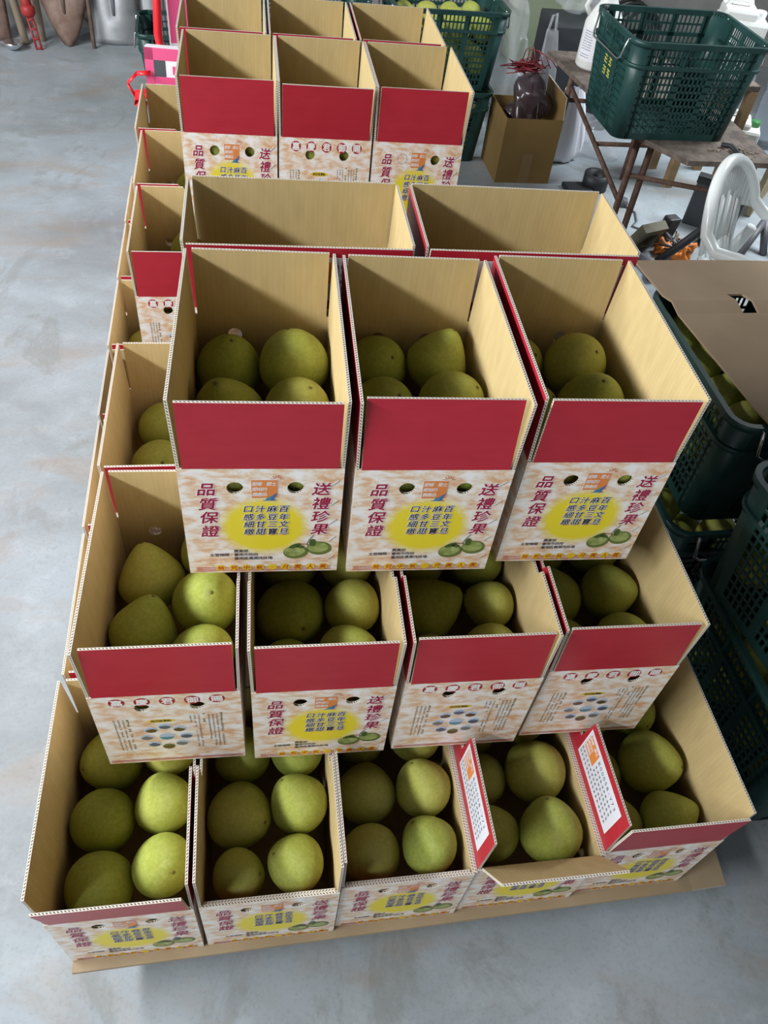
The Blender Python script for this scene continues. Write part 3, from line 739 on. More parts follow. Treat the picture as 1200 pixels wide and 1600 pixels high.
fill(B3, 'top row middle carton', 'pomelos in the top row', [(0.068, 0.355, 0.062, BL, 0, 40, 40), (0.184, 0.345, 0.060, BR, 2, 25, 120), (0.070, 0.222, 0.063, ML, 0, 30, 50), (0.198, 0.215, 0.062, MR, 0, 40, 80), (0.072, 0.075, 0.060, FL, 1, 60, 50), (0.195, 0.075, 0.060, FR_, 0, 60, 20)])
fill(C3, 'top row right carton', 'pomelos in the top row', [(0.184, 0.330, 0.062, BR, 0, 35, 40), (0.063, 0.350, 0.060, BL, 0, 40, 50), (0.182, 0.198, 0.064, MR, 1, 10, 0), (0.064, 0.205, 0.061, ML, 1, 40, 70), (0.190, 0.072, 0.060, FR_, 0, 60, 10), (0.066, 0.072, 0.060, FL, 0, 30, 0)])
fill(P2, 'left column carton behind the middle row', 'pomelos in the left column', [(0.085, 0.350, 0.060, BL, 0, 30, 40), (0.082, 0.205, 0.062, ML, 0, 40, 20), (0.205, 0.32, 0.055, BR, 0, 40, 20)])
fill(P3, 'left column carton with raised red flap', 'pomelos in the left column', [(0.150, 0.300, 0.064, 'at the back', 2, 10, 20), (0.080, 0.085, 0.060, FL, 0, 30, 10), (0.20, 0.085, 0.056, FR_, 0, 30, 60)], -0.025)
fill(P4, 'left column carton behind the red flapped one', 'pomelos in the left column', [(0.160, 0.290, 0.064, 'at the back', 1, 10, 90)], -0.025)
fill(CART[17][0], 'bottom left column carton past the red flap', 'pomelos in the left column', [(0.066, 0.270, 0.060, BL, 0, 40, 30), (0.19, 0.27, 0.06, BR, 1, 40, 30)])
for k, (cname, c) in enumerate((('far row left carton', CART[24][0]), ('far row middle carton', CART[25][0]), ('far row right carton', CART[26][0]))):
    fill(c, cname, 'pomelos in the far row', [(0.078, 0.068, 0.058, FL, 0, 60, 30), (0.180, 0.068, 0.058, FR_, 3, 60, 130)])

# ------------------------------------------------------------------ green crates
CL, CW, CH, CI = 0.62, 0.48, 0.40, 0.035
def crate_mesh():
    """lattice basket, long side along x, tapering downward"""
    mb = MB(); m = 'crate_green'; rc = 0.055; t = 0.006
    def wall(L, place, npan):
        # corner posts are made separately; wall spans rc..L-rc
        x0, x1 = rc, L - rc; sw = 0.022 if npan == 3 else 0.075
        def b(xa, xb, za, zb, dep=t, out=0.0): mb.box((xa, -out, za), (xb, dep, zb), m, mtx=place)
        b(x0, x1, 0.0, 0.03); b(x0, x1, CH - 0.105, CH - 0.09, t, 0.010); b(x0, x1, CH - 0.022, CH, t, 0.010)
        b(x0, x0 + sw, 0.0, CH - 0.02); b(x1 - sw, x1, 0.0, CH - 0.02)
        xa_, xb_ = x0 + sw, x1 - sw
        pw = (xb_ - xa_) / npan
        for k in range(npan + 1):
            xc = xa_ + k * pw; w_ = 0.016 if 0 < k < npan else 0.012
            b(xc - w_, xc + w_, 0.03, CH - 0.02, t)
            if 0 < k < npan: b(xc - 0.003, xc + 0.003, CH - 0.09, CH - 0.02, t, 0.008)
        z = 0.03
        rows = 9; step = (CH - 0.105 - 0.03) / rows
        for j in range(1, rows): b(x0, x1, 0.03 + j * step - 0.004, 0.03 + j * step + 0.004, t * 0.8)
        b(x0, x1, CH - 0.060, CH - 0.052, t * 0.8)
        for k in range(npan):
            xa, xb = xa_ + k * pw + 0.012, xa_ + (k + 1) * pw - 0.012
            nb = max(5, int((xb - xa) / 0.0215))
            for j in range(1, nb):
                xc = xa + (xb - xa) * j / nb; b(xc - 0.0034, xc + 0.0034, 0.03, CH - 0.02, t * 0.7)
    wall(CL, Matrix.Identity(4), 3)
    wall(CL, Matrix.Translation((CL, CW, 0)) @ Matrix.Rotation(PI, 4, 'Z'), 3)
    wall(CW, Matrix.Translation((CL, 0, 0)) @ Matrix.Rotation(PI / 2, 4, 'Z'), 2)
    wall(CW, Matrix.Translation((0, CW, 0)) @ Matrix.Rotation(-PI / 2, 4, 'Z'), 2)
    i = mb.mi(m)
    for cx, cy, a0 in ((rc, rc, PI), (CL - rc, rc, 1.5 * PI), (CL - rc, CW - rc, 0), (rc, CW - rc, 0.5 * PI)):
        def ring(za, zb, ro, ri):
            V = []
            for j in range(7):
                a = a0 + PI / 2 * j / 6
                V.append([mb.bm.verts.new((cx + r * math.cos(a), cy + r * math.sin(a), z)) for r, z in ((ro, za), (ro, zb), (ri, zb), (ri, za))])
            for A, B in zip(V, V[1:]):
                for q in range(4):
                    f = mb.bm.faces.new((A[q], B[q], B[(q + 1) % 4], A[(q + 1) % 4])); f.material_index = i; f.smooth = q in (0, 2)
        ring(0, CH, rc, rc - t); ring(CH - 0.105, CH - 0.09, rc + 0.010, rc - t); ring(CH - 0.022, CH, rc + 0.010, rc - t)
    for j in range(12):     # floor slats
        x = 0.02 + j * (CL - 0.04) / 12; mb.box((x, 0.01, 0), (x + 0.04, CW - 0.01, 0.008), m)
    for j in range(3): mb.box((0.01, 0.06 + j * 0.17, 0.0), (CL - 0.01, 0.085 + j * 0.17, 0.006), m)
    for v in mb.bm.verts:
        k = 1 - v.co.z / CH; fx, fy = CI * k * 2 / CL, CI * k * 2 / CW
        v.co.x += (CL / 2 - v.co.x) * fx; v.co.y += (CW / 2 - v.co.y) * fy
    return mb.data('basket')
CRATE = crate_mesh()
def handle_mesh():
    mb = MB()
    y0, y1 = 0.07, CW - 0.07
    mb.tube([(0.010, y0, CH - 0.012), (-0.012, y0, CH - 0.012), (-0.022, y0 + 0.01, CH - 0.085), (-0.026, y0 + 0.03, CH - 0.098), (-0.026, y1 - 0.03, CH - 0.098), (-0.022, y1 - 0.01, CH - 0.085), (-0.012, y1, CH - 0.012), (0.010, y1, CH - 0.012)], 0.0045, 'wire', 8)
    return mb.data('wire_handle')
HANDLE = handle_mesh()
def crate(x, y, z, rz, label, group, both=True, scale=(1, 1, 1)):
    r = empty('plastic_crate', (x, y, z), rz); r.scale = scale; tag(r, label, 'crate', group)
    child('basket', CRATE, r); child('wire_handle', HANDLE, r)
    if both: child('wire_handle', HANDLE, r, (CL, CW, 0), (0, 0, PI))
    return r
def crate_fruit(c, ref, n, group, ztop, wall=0.03):
    m = Matrix.Translation(c.location) @ Matrix.Rotation(c.rotation_euler.z, 4, 'Z')
    cells = [(0.11 + 0.133 * a, 0.105 + 0.135 * b) for a in range(4) for b in range(3)]
    names = ['%s %s' % (a, b) for a in ('first rank', 'second rank', 'third rank', 'fourth rank') for b in ('left', 'centre', 'right')]
    from mathutils import Euler
    sp, use = [], list(zip(cells, names))[:n]
    for (q, nm) in use:
        sp.append([Vector((q[0], q[1], ztop + rp.uniform(-0.03, 0.0))), rp.uniform(0.058, 0.062), rp.randrange(4), Euler((rp.uniform(0, 2), 0, rp.uniform(0, 6)))])
    for (p, rad), s_, (q, nm) in zip(settle(sp, CL, CW, wall), sp, use):
        o = pomelo(m @ p, rad, 'pomelo in the %s, %s' % (ref, nm), group, s_[2], 0, 0, 0)
        o.rotation_euler = (Matrix.Rotation(c.rotation_euler.z, 3, 'Z') @ s_[3].to_matrix()).to_euler()
CRG = 'green crates right of the carton stack'
# long side along y: rotate by 90 degrees about the crate corner -> x spans -CW..0
def crate_y(x, y, z, rz, label): return crate(x + CW * math.cos(rz), y + CW * math.sin(rz), z, PI / 2 + rz, label, CRG)
R0 = crate_y(1.650, 0.835, FZ, 0.0, 'lower green crate under the one covered with flat cardboard')
R1 = crate_y(1.662, 0.850, FZ + CH + 0.0005, -0.02, 'green crate of pomelos covered by the flat cardboard sheet')
S0 = crate_y(1.672, 0.115, FZ, 0.0, 'lower green crate on the floor beside the bottom row rightmost carton')
S1 = crate_y(1.703, 0.095, FZ + CH + 0.0005, 0.13, 'upper green crate cut by the right edge of the photo')
for c, ref, zt, n in ((R0, 'crate under the cardboard covered one', 0.265, 12), (R1, 'cardboard covered crate', 0.325, 12), (S0, 'floor crate beside the rightmost carton', 0.265, 12), (S1, 'crate at the right photo edge', 0.30, 12)):
    crate_fruit(c, ref, n, 'pomelos in the green crates', zt)
    crate_fruit(c, ref + ' bottom layer', 12, 'pomelos in the green crates', 0.125, 0.042)
BK = 'stacked green crates behind the cartons'
K0 = crate(1.300, 4.08, FZ, 0.02, 'lower green crate left of the brown box on the floor', BK)
K1 = crate(1.315, 4.08, FZ + CH + 0.0005, 0.02, 'tall stacked green crate behind the far right cartons', BK)
K2 = crate(0.560, 4.10, FZ, 0.0, 'lower green crate hidden behind the far middle cartons', BK)
K3 = crate(0.565, 4.10, FZ + CH + 0.0005, 0.01, 'upper green crate behind the far middle cartons', BK)
for c, ref in ((K0, 'lower crate left of the brown box'), (K1, 'tall stacked crate behind the cartons')):
    crate_fruit(c, ref, 12, 'pomelos in the rear crates', 0.30); crate_fruit(c, ref + ' bottom layer', 12, 'pomelos in the rear crates', 0.125, 0.042)
# flat cardboard laid over R1
mb = MB()
gx, gy = 14, 18; V = {}
for i in range(gx + 1):
    for j in range(gy + 1):
        u, v = i / gx, j / gy
        y = 0.74 + 0.88 * v
        xl = 1.748 - 0.075 * v
        x = xl + (2.42 - xl) * u
        z = FZ + 2 * CH + 0.003 + 0.010 * max(0.0, math.sin(3 * u + 1)) * u + 0.012 * (abs(v - 0.72) < 0.03) + (0.015 * (0.15 - v) / 0.15 if v < 0.15 else 0)
        V[i, j] = mb.bm.verts.new((x, y, z))
ii = mb.mi('sheet_cardboard')
for i in range(gx):
    for j in range(gy):
        if i == 4 and j in (12, 13): continue
        f = mb.bm.faces.new((V[i, j], V[i + 1, j], V[i + 1, j + 1], V[i, j + 1])); f.material_index = ii
o = mb.build('cardboard_sheet'); tag(o, 'large flat brown cardboard with a hand slot lying on the right crate', 'cardboard'); solid(o, 0.006, 1.0)

# ------------------------------------------------------------------ work table and what is on it
TZ = 0.53
r = empty('work_table', (2.2, 2.7, FZ)); tag(r, 'rusty steel framed work table with a dirty dark board top', 'table')
def rel(p, e): return tuple(Vector(p) - e.location)
mb = MB(); poly = [(2.15, 4.02), (2.24, 2.97), (2.40, 2.70), (2.83, 2.70), (2.83, 4.02)]
th = 0.022
mb.face([(x - 2.2, y - 2.7, TZ - FZ) for x, y in poly], 'table_board'); mb.face([(x - 2.2, y - 2.7, TZ - th - FZ) for x, y in poly[::-1]], 'table_board')
for k in range(5):
    (xa, ya), (xb, yb) = poly[k], poly[(k + 1) % 5]
    mb.face([(xa - 2.2, ya - 2.7, TZ - th - FZ), (xb - 2.2, yb - 2.7, TZ - th - FZ), (xb - 2.2, yb - 2.7, TZ - FZ), (xa - 2.2, ya - 2.7, TZ - FZ)], 'table_board')
mb.build('table_top', r)
for (x, y) in ((2.29, 2.99), (2.36, 2.98), (2.78, 2.78), (2.305, 3.97), (2.78, 3.95)):
    mb = MB(); mb.tube([rel((x, y, FZ), r), rel((x, y, TZ - th), r)], 0.016, 'rusty_steel', 10); mb.build('leg', r)
for a, b in (((2.29, 3.97, TZ - 0.04), (2.29, 2.99, TZ - 0.04)), ((2.29, 2.99, 0.33), (2.78, 2.80, 0.33)), ((2.29, 2.99, 0.20), (2.305, 3.97, 0.38)), ((2.305, 3.97, 0.30), (2.78, 3.95, 0.30)), ((2.30, 3.45, 0.28), (2.78, 3.45, 0.28))):
    mb = MB(); mb.tube([rel(a, r), rel(b, r)], 0.012, 'rusty_steel', 8); mb.build('brace', r)
T = crate(2.085, 2.865, TZ, 0.02, 'empty green crate with yellow stencil standing on the rusty table', None)
mb = MB()
p = Printed(mb, (CI * (1 - 0.62) - 0.0035, CW * 0.60, CH * 0.62), (0, -1, 0), (-0.0872, 0, 0.9962))
p.rect(-0.045, -0.075, 0.125, 0.085, 'crate_green', 0.0)
rd = random.Random(21)
for cx, cy in ((0.018, 0.045), (0.068, 0.045), (0.018, 0.0), (0.068, 0.0), (0.018, -0.045), (0.068, -0.045)):   # worn stencilled characters
    for k in range(3): p.line([(cx - 0.017, cy + 0.013 * (k - 1) + 0.002), (cx + 0.017 * rd.uniform(0.4, 1), cy + 0.013 * (k - 1))], 0.0042, 'stencil', 0.001)
    for k in range(2): p.line([(cx + rd.uniform(-0.015, 0.015), cy + 0.018), (cx + rd.uniform(-0.015, 0.015), cy - 0.016 * rd.uniform(0.2, 1))], 0.0042, 'stencil', 0.001)
mb.build('stencil_plate', T)['label'] = 'yellow stencilled characters'
# white chemical bottle with label
r = empty('plastic_bottle', (2.33, 3.80, TZ)); tag(r, 'white round jug with a printed label standing behind the table crate', 'bottle')
mb = MB(); mb.lathe([(0.085, 0.0), (0.095, 0.012), (0.095, 0.20), (0.085, 0.235), (0.05, 0.29), (0.024, 0.335), (0.024, 0.36)], 'milky_plastic', 28)
mb.build('body', r)
mb = MB(); mb.tube([(-0.075, 0.02, 0.23), (-0.105, 0.02, 0.27), (-0.085, 0.02, 0.325), (-0.02, 0.02, 0.335)], 0.014, 'milky_plastic', 10); mb.build('handle', r)
mb = MB(); i = mb.mi('paper')
for k in range(14):
    a0, a1 = PI * (1.02 + 0.86 * k / 14), PI * (1.02 + 0.86 * (k + 1) / 14)
    f = mb.bm.faces.new([mb.bm.verts.new((0.0956 * math.cos(a), 0.0956 * math.sin(a), z)) for a, z in ((a0, 0.045), (a1, 0.045), (a1, 0.19), (a0, 0.19))]); f.material_index = i; f.smooth = True
for row in range(11):
    for (f0, f1) in ((0.05, 0.28), (0.36, 0.60), (0.64, 0.93)):
        if rp.random() < 0.15: continue
        z = 0.058 + row * 0.0115
        a0 = PI * (1.02 + 0.86 * f0)
        n = 5
        for q in range(n):
            b0, b1 = PI * (1.02 + 0.86 * (f0 + (f1 - f0) * q / n)), PI * (1.02 + 0.86 * (f0 + (f1 - f0) * (q + rp.uniform(0.6, 1)) / n))
            mb.face([(0.0962 * math.cos(a), 0.0962 * math.sin(a), zz) for a, zz in ((b0, z), (b1, z), (b1, z + 0.004), (b0, z + 0.004))], 'label_ink')
mb.build('paper_label', r)
# jugs beyond the table crate
def jug(loc, w, d, h, rz, label, cap, name='jerrycan'):
    r = empty(name, loc, rz); tag(r, label, 'jug')
    mb = MB(); mb.box((-w / 2, -d / 2, 0), (w / 2, d / 2, h * 0.78), 'milky_plastic', 0.02)
    mb.box((-w / 2 + 0.01, -d / 2 + 0.01, h * 0.74), (w / 2 - 0.07, d / 2 - 0.01, h * 0.90), 'milky_plastic', 0.018)
    mb.build('body', r)
    mb = MB(); mb.tube([(-w / 2 + 0.03, 0, h * 0.88), (-w / 2 + 0.05, 0, h * 0.98), (w / 2 - 0.12, 0, h * 0.98), (w / 2 - 0.09, 0, h * 0.80)], 0.016, 'milky_plastic', 10); mb.build('handle', r)
    mb = MB(); mb.lathe([(0.03, 0), (0.032, 0.004), (0.032, 0.032), (0.026, 0.038)], cap, 20, (w / 2 - 0.045, 0, h * 0.77)); mb.build('cap', r)
jug((3.20, 4.0, 0.46), 0.26, 0.20, 0.38, -0.3, 'large white jug behind the table crate, at the top of the photo', 'white_plastic')
jug((3.60, 4.28, FZ), 0.32, 0.22, 0.30, -0.45, 'cream jerrycan with a green cap on the floor right of the table', 'green_cap')
def stand(x0, y0, x1, y1, h, label):
    r = empty('low_stand', (x0, y0, FZ)); tag(r, label, 'stand')
    w, d = x1 - x0, y1 - y0
    mb = MB(); mb.box((0, 0, h - 0.03), (w, d, h), 'table_board', 0.003); mb.build('top', r)
    for x in (0.0, w - 0.05):
        for y in (0.0, d - 0.05):
            mb = MB(); mb.box((x, y, 0), (x + 0.05, y + 0.05, h - 0.03), 'pallet_wood', 0.003); mb.build('leg', r)
stand(3.02, 3.85, 3.38, 4.15, 0.46 - FZ, 'small wooden stand under the large white jug')
for k, (x, y) in enumerate(((3.78, 4.72), (4.02, 4.55))):
    r = empty('water_bottle', (x, y, FZ)); r.scale = (1.4, 1.4, 1.5); tag(r, ('clear ribbed water bottle beside the green capped jerrycan', 'clear ribbed water bottle behind the other water bottle')[k], 'bottle', 'clear water bottles')
    mb = MB(); mb.lathe([(0.07, 0), (0.078, 0.01)] + [q for j in range(7) for q in ((0.078, 0.03 + j * 0.03), (0.072, 0.042 + j * 0.03))] + [(0.078, 0.25), (0.06, 0.29), (0.018, 0.33), (0.018, 0.35)], 'clear_bottle', 24); mb.build('body', r)
    mb = MB(); mb.lathe([(0.02, 0), (0.02, 0.02)], 'white_plastic', 14, (0, 0, 0.345)); mb.build('cap', r)
# dirt and a rag on the table corner
mb = MB(); rd = random.Random(2)
for k in range(70):
    x, y = 2.70 + rd.gauss(0, 0.05), 2.82 + rd.gauss(0, 0.05)
    if not (2.44 < x < 2.815 and 2.71 < y < 2.855): continue
    s = rd.uniform(0.004, 0.014); mb.box((-s, -s * 0.4, 0.0), (s, s * 0.4, s * 0.5), 'dirt', mtx=Matrix.Translation((x, y, TZ)) @ Matrix.Rotation(rd.uniform(0, 3), 4, 'Z'))
o = mb.build('debris'); tag(o, 'dry crumbs and scraps on the front corner of the rusty table', 'debris', kind='stuff')
mb = MB(); mb.tube([(2.62, 2.85, TZ + 0.012), (2.66, 2.83, TZ + 0.016), (2.66, 2.76, TZ + 0.013), (2.67, 2.70, TZ + 0.013), (2.675, 2.684, TZ - 0.02), (2.675, 2.684, TZ - 0.09)], 0.011, 'rubber', 8)
o = mb.build('rubber_strap'); tag(o, 'black rubber strap hanging over the front edge of the rusty table', 'strap')

# ------------------------------------------------------------------ bags, brown box
def blob(name, c, rad, m, seed, lumps=0.18, parent=None, drop=0.0, sub=4):
    bm = bmesh.new(); bmesh.ops.create_icosphere(bm, subdivisions=sub, radius=1.0)
    rnd = random.Random(seed); dirs = [Vector((rnd.gauss(0, 1), rnd.gauss(0, 1), rnd.gauss(0, 1))).normalized() for _ in range(26)]
    amp = [rnd.uniform(-1, 1) for _ in dirs]
    for v in bm.verts:
        n = v.co.normalized(); f = 1.0
        for d, a in zip(dirs, amp):
            f += lumps * a * max(0, 1 - abs(n.dot(d)) * 3.0) + lumps * 0.5 * a * max(0.0, n.dot(d) - 0.72) * 3
        v.co = Vector((n.x * rad[0], n.y * rad[1], n.z * rad[2])) * f
        if v.co.z < -rad[2] * 0.7: v.co.z = -rad[2] * 0.7
    me = bpy.data.meshes.new(name); bm.to_mesh(me); bm.free(); me.materials.append(MT[m])
    o = bpy.data.objects.new(name, me); COL.objects.link(o); o.location = c
    for p_ in me.polygons: p_.use_smooth = True
    if parent: o.parent = parent
    return o
r = empty('cardboard_box', (1.945, 3.86, FZ), 0.0); tag(r, 'plain brown cardboard box on the floor under the clear bags', 'box')
mb = MB(); bw, bd, bh = 0.33, 0.34, 0.36; t = 0.005
for lo, hi in (((0, 0, 0), (bw, t, bh)), ((0, bd - t, 0), (bw, bd, bh)), ((0, t, 0), (t, bd - t, bh)), ((bw - t, t, 0), (bw, bd - t, bh)), ((t, t, 0), (bw - t, bd - t, t))): mb.box(lo, hi, 'brown_cardboard')
mb.face([(0.14, -0.0006, 0), (0.20, -0.0006, 0), (0.20, -0.0006, 0.17), (0.14, -0.0006, 0.17)], 'tape_brown')
mb.build('body', r)
for at, rt, L in (((bw, 0, bh), (math.radians(-6), 0, PI / 2), bd),):
    mb = MB(); mb.panel([(0, 0), (L, 0), (L, 0.12), (0, 0.12)], t, 'brown_cardboard', 'brown_cardboard', 'edge'); c = mb.build('flap', r, at, rt)
o = blob('plastic_bag', (2.11, 4.03, 0.215), (0.108, 0.105, 0.16), 'dark_film', 3, 0.2); tag(o, 'dark clear plastic bag stuffed in the top of the brown box', 'bag')
o = blob('plastic_bag', (2.10, 4.46, 0.18), (0.13, 0.15, 0.44), 'film', 5, 0.22); tag(o, 'crumpled clear plastic bag standing behind the brown box and red twine', 'bag')
mb = MB(); rd = random.Random(8)
for k in range(16):
    pts = []; c0 = Vector((2.07, 4.07, 0.425))
    for j in range(9):
        pts.append(c0 + Vector((rd.gauss(0, 0.045), rd.gauss(0, 0.03), rd.gauss(0, 0.018))))
    mb.tube(pts, 0.003, 'red_thread', 5)
for k in range(4): mb.tube([(2.04 + 0.03 * k, 4.09, 0.43), (2.05 + 0.02 * k, 4.08, 0.51), (2.08 + 0.04 * k, 4.06, 0.53 - 0.02 * k), (2.12 + 0.04 * k, 4.05, 0.43)], 0.003, 'red_thread', 5)
o = mb.build('twine'); tag(o, 'tangle of dark red twine lying on the bag in the brown box', 'twine')
def hung_bag(name, top, bot, w0, w1, depth, m, label, seed):
    mb = MB(); rnd = random.Random(seed); i = mb.mi(m); n, seg = 16, 28; rings = []; ph = [rnd.uniform(0, 6) for _ in range(4)]
    top, bot = Vector(top), Vector(bot)
    for k in range(n + 1):
        t = k / n; c = top.lerp(bot, t); w = w0 + (w1 - w0) * (math.sin(t * PI * 0.62) / math.sin(PI * 0.62)); 
        if k == n: w *= 0.75
        ring = []
        for j in range(seg):
            a = 2 * PI * j / seg
            f = 1 + (0.16 * math.sin(5 * a + ph[0]) + 0.12 * math.sin(9 * a + ph[1] + 2 * t) + 0.08 * math.sin(3 * a + 6 * t + ph[2])) * (1.1 - 0.6 * t)
            ring.append(mb.bm.verts.new((c.x + w * f * math.cos(a), c.y + depth * f * (0.35 + 0.65 * t) * math.sin(a), c.z)))
        rings.append(ring)
    for A, B in zip(rings, rings[1:]):
        for j in range(seg):
            f = mb.bm.faces.new((A[j], B[j], B[(j + 1) % seg], A[(j + 1) % seg])); f.material_index = i; f.smooth = True
    f = mb.bm.faces.new(rings[-1][::-1]); f.material_index = i
    mb.tube([tuple(top + Vector((-w0 * 0.7, 0, 0))), tuple(top + Vector((-w0 * 0.4, 0, 0.07))), tuple(top + Vector((w0 * 0.3, 0, 0.08))), tuple(top + Vector((w0 * 0.7, 0, 0)))], 0.008, m, 6)
    o = mb.build(name); tag(o, label, 'bag'); return o
hung_bag('carrier_bag', (2.39, 4.10, 0.32), (2.45, 4.20, FZ + 0.01), 0.05, 0.110, 0.07, 'bag', 'white plastic carrier bag between the brown box and the rusty table', 4)
hung_bag('plastic_bag', (2.24, 4.26, 0.56), (2.30, 4.30, 0.05), 0.03, 0.055, 0.045, 'film', 'narrow clear plastic bag hanging at the table end beside the brown box', 9)
o = blob('plastic_bag', (2.62, 4.85, 0.62), (0.18, 0.15, 0.16), 'film', 12, 0.2); tag(o, 'clear plastic bag beyond the white round jug', 'bag')
mb = MB(); mb.box((0, 0, 0), (0.5, 0.35, 0.60), 'dark_grey', 0.01); o = mb.build('storage_bin', None, (2.42, 4.66, FZ)); tag(o, 'dark bin holding up the clear bag behind the table', 'bin')
for k in range(5):
    mb = MB(); rr = 0.20 - 0.012 * k
    mb.tube([(0.0 + rr * math.cos(a), -0.028 * k, 0.25 + rr * 1.15 * math.sin(a)) for a in [2 * PI * j / 28 for j in range(28)]], 0.012, 'rubber', 8, closed=True)
    o = mb.build('rubber_hose', None, (3.36 + 0.03 * k, 5.82, FZ + 0.02)); tag(o, 'black hose loop leaning on the wall beside the green post', 'hose', 'black hose loops by the green post')
o = blob('plastic_sack', (2.72, 4.34, FZ + 0.085), (0.14, 0.11, 0.12), 'film', 15, 0.2); tag(o, 'crumpled grey plastic sack on the floor beneath the rusty table', 'sack')
# dark lumps on the floor left of the table leg
r = empty('tape_reel', (2.55, 3.82, FZ)); tag(r, 'black reel lying on the floor behind the sideways cartons', 'reel')
mb = MB(); mb.lathe([(0.05, 0.0), (0.075, 0.0), (0.075, 0.09), (0.05, 0.09), (0.05, 0.0)], 'rubber', 28, caps=False); mb.build('ring', r)
mb = MB(); mb.box((-0.20, -0.10, 0.0), (-0.04, 0.02, 0.03), 'rubber', 0.008); mb.build('tail', r)
mb = MB(); mb.tube([(2.66, 3.60, FZ + 0.006), (2.70, 3.52, FZ + 0.006), (2.67, 3.42, FZ + 0.006), (2.62, 3.36, FZ + 0.006), (2.66, 3.33, FZ + 0.006), (2.74, 3.31, FZ + 0.006), (2.82, 3.22, FZ + 0.006), (2.84, 3.16, FZ + 0.006)], 0.005, 'cable', 6)
mb.lathe([(0.028, 0), (0.03, 0.02), (0.02, 0.045)], 'cable', 14, (2.655, 3.61, FZ))
o = mb.build('power_cord'); tag(o, 'thin grey power cord with a plug snaking over the floor', 'cord')

# ------------------------------------------------------------------ white chair
def chair(loc, rz):
    r = empty('garden_chair', loc, rz); tag(r, 'white moulded plastic armchair behind the right crates', 'chair')
    # local: seat faces -y, backrest at +y; floor z=0
    mb = MB(); i = mb.mi('white_plastic')
    arch = []
    for j in range(25):
        a = PI * j / 24
        arch.append((0.235 * math.cos(a) * (1 - 0.10 * math.sin(a)), 0.20 + 0.10 * math.sin(a), 0.60 + 0.235 * math.sin(a) ** 0.8))
    left = [(-0.26, -0.22, 0.58), (-0.275, -0.10, 0.63), (-0.265, 0.06, 0.625), (-0.245, 0.15, 0.605)]
    right_ = [(-x, y, z) for x, y, z in left]
    mb.tube(right_ + arch[1:-1] + left[::-1], 0.024, 'white_plastic', 12)
    mb.build('arm_frame', r)
    mb = MB(); pts_lo, pts_hi = [], []
    for j in range(21):
        u = -0.96 + 1.92 * j / 20
        q = math.sqrt(max(0, 1 - u * u))
        pts_hi.append((0.228 * u, 0.20 + 0.095 * q, 0.60 + 0.232 * q ** 0.85)); pts_lo.append((0.222 * u, 0.19 + 0.085 * q, 0.60 + 0.232 * q ** 0.85 - 0.125 * min(1, q * 1.6)))
    for a, b, c, d in zip(pts_lo, pts_lo[1:], pts_hi[1:], pts_hi): mb.face((a, b, c, d), 'white_plastic', True)
    mb.face([(-0.03, 0.298, 0.735), (0.03, 0.298, 0.735), (0.03, 0.302, 0.795), (-0.03, 0.302, 0.795)], 'ink_brown')
    solid(mb.build('top_rail', r), 0.010)
    for x in (-0.155, -0.095, -0.032, 0.032, 0.095, 0.155):
        q = math.sqrt(1 - (x / 0.228) ** 2); zt = 0.60 + 0.232 * q ** 0.85 - 0.11; yt = 0.19 + 0.087 * q
        mb = MB(); w_ = 0.019
        P = [(x * 0.88, 0.185, 0.41), (x * 0.93, 0.185 + (yt - 0.185) * 0.55, 0.53), (x, yt, zt)]
        for a, b in zip(P, P[1:]): mb.face([(a[0] - w_, a[1], a[2]), (a[0] + w_, a[1], a[2]), (b[0] + w_, b[1], b[2]), (b[0] - w_, b[1], b[2])], 'white_plastic', True)
        solid(mb.build('back_slat', r), 0.012)
    mb = MB()
    for j in range(8):
        for q in range(8):
            f = lambda a, b: ((-0.22 + 0.44 * a / 8) * (1 - 0.08 * b / 8), -0.23 + 0.43 * b / 8, 0.43 - 0.02 * math.sin(PI * a / 8) * 1.0 - 0.012 * b / 8)
            mb.face((f(j, q), f(j + 1, q), f(j + 1, q + 1), f(j, q + 1)), 'white_plastic', True)
    solid(mb.build('seat', r), 0.014)
    for sx in (-1, 1):
        mb = MB(); mb.tube([(sx * 0.265, -0.21, 0.585), (sx * 0.255, -0.22, 0.42), (sx * 0.275, -0.25, 0.0)], [0.022, 0.026, 0.022], 'white_plastic', 8); mb.build('leg', r)
        mb = MB(); mb.tube([(sx * 0.215, 0.17, 0.55), (sx * 0.225, 0.21, 0.42), (sx * 0.255, 0.27, 0.0)], [0.022, 0.026, 0.022], 'white_plastic', 8); mb.build('leg', r)
    return r
chair((2.52, 2.07, FZ), 0.70)

# ------------------------------------------------------------------ clutter beyond the right crates
r = empty('plastic_case', (3.06, 3.34, FZ)); tag(r, 'dark grey flat plastic case leaning on its edge beside the white chair', 'case')
mt = Matrix.Rotation(-0.60, 4, 'Z') @ Matrix.Rotation(-0.08, 4, 'X')
mb = MB(); mb.box((-0.14, 0, 0), (0.14, 0.06, 0.25), 'dark_grey', 0.008, mtx=mt); mb.build('shell', r)
mb = MB(); mb.box((-0.145, -0.008, 0.23), (0.145, 0.068, 0.27), 'rubber', 0.004, mtx=mt); mb.build('rim', r)
mb = MB(); mb.box((-0.06, -0.012, 0.19), (-0.03, 0.0, 0.22), 'rubber', 0.003, mtx=mt); mb.build('latch', r)
mb = MB(); mb.tube([(2.60, 2.96, FZ + 0.024), (2.68, 2.92, FZ + 0.15), (2.78, 2.87, FZ + 0.32)], 0.022, 'rubber', 10); o = mb.build('rubber_pipe'); tag(o, 'black rubber pipe slanting in front of the grey case', 'pipe')
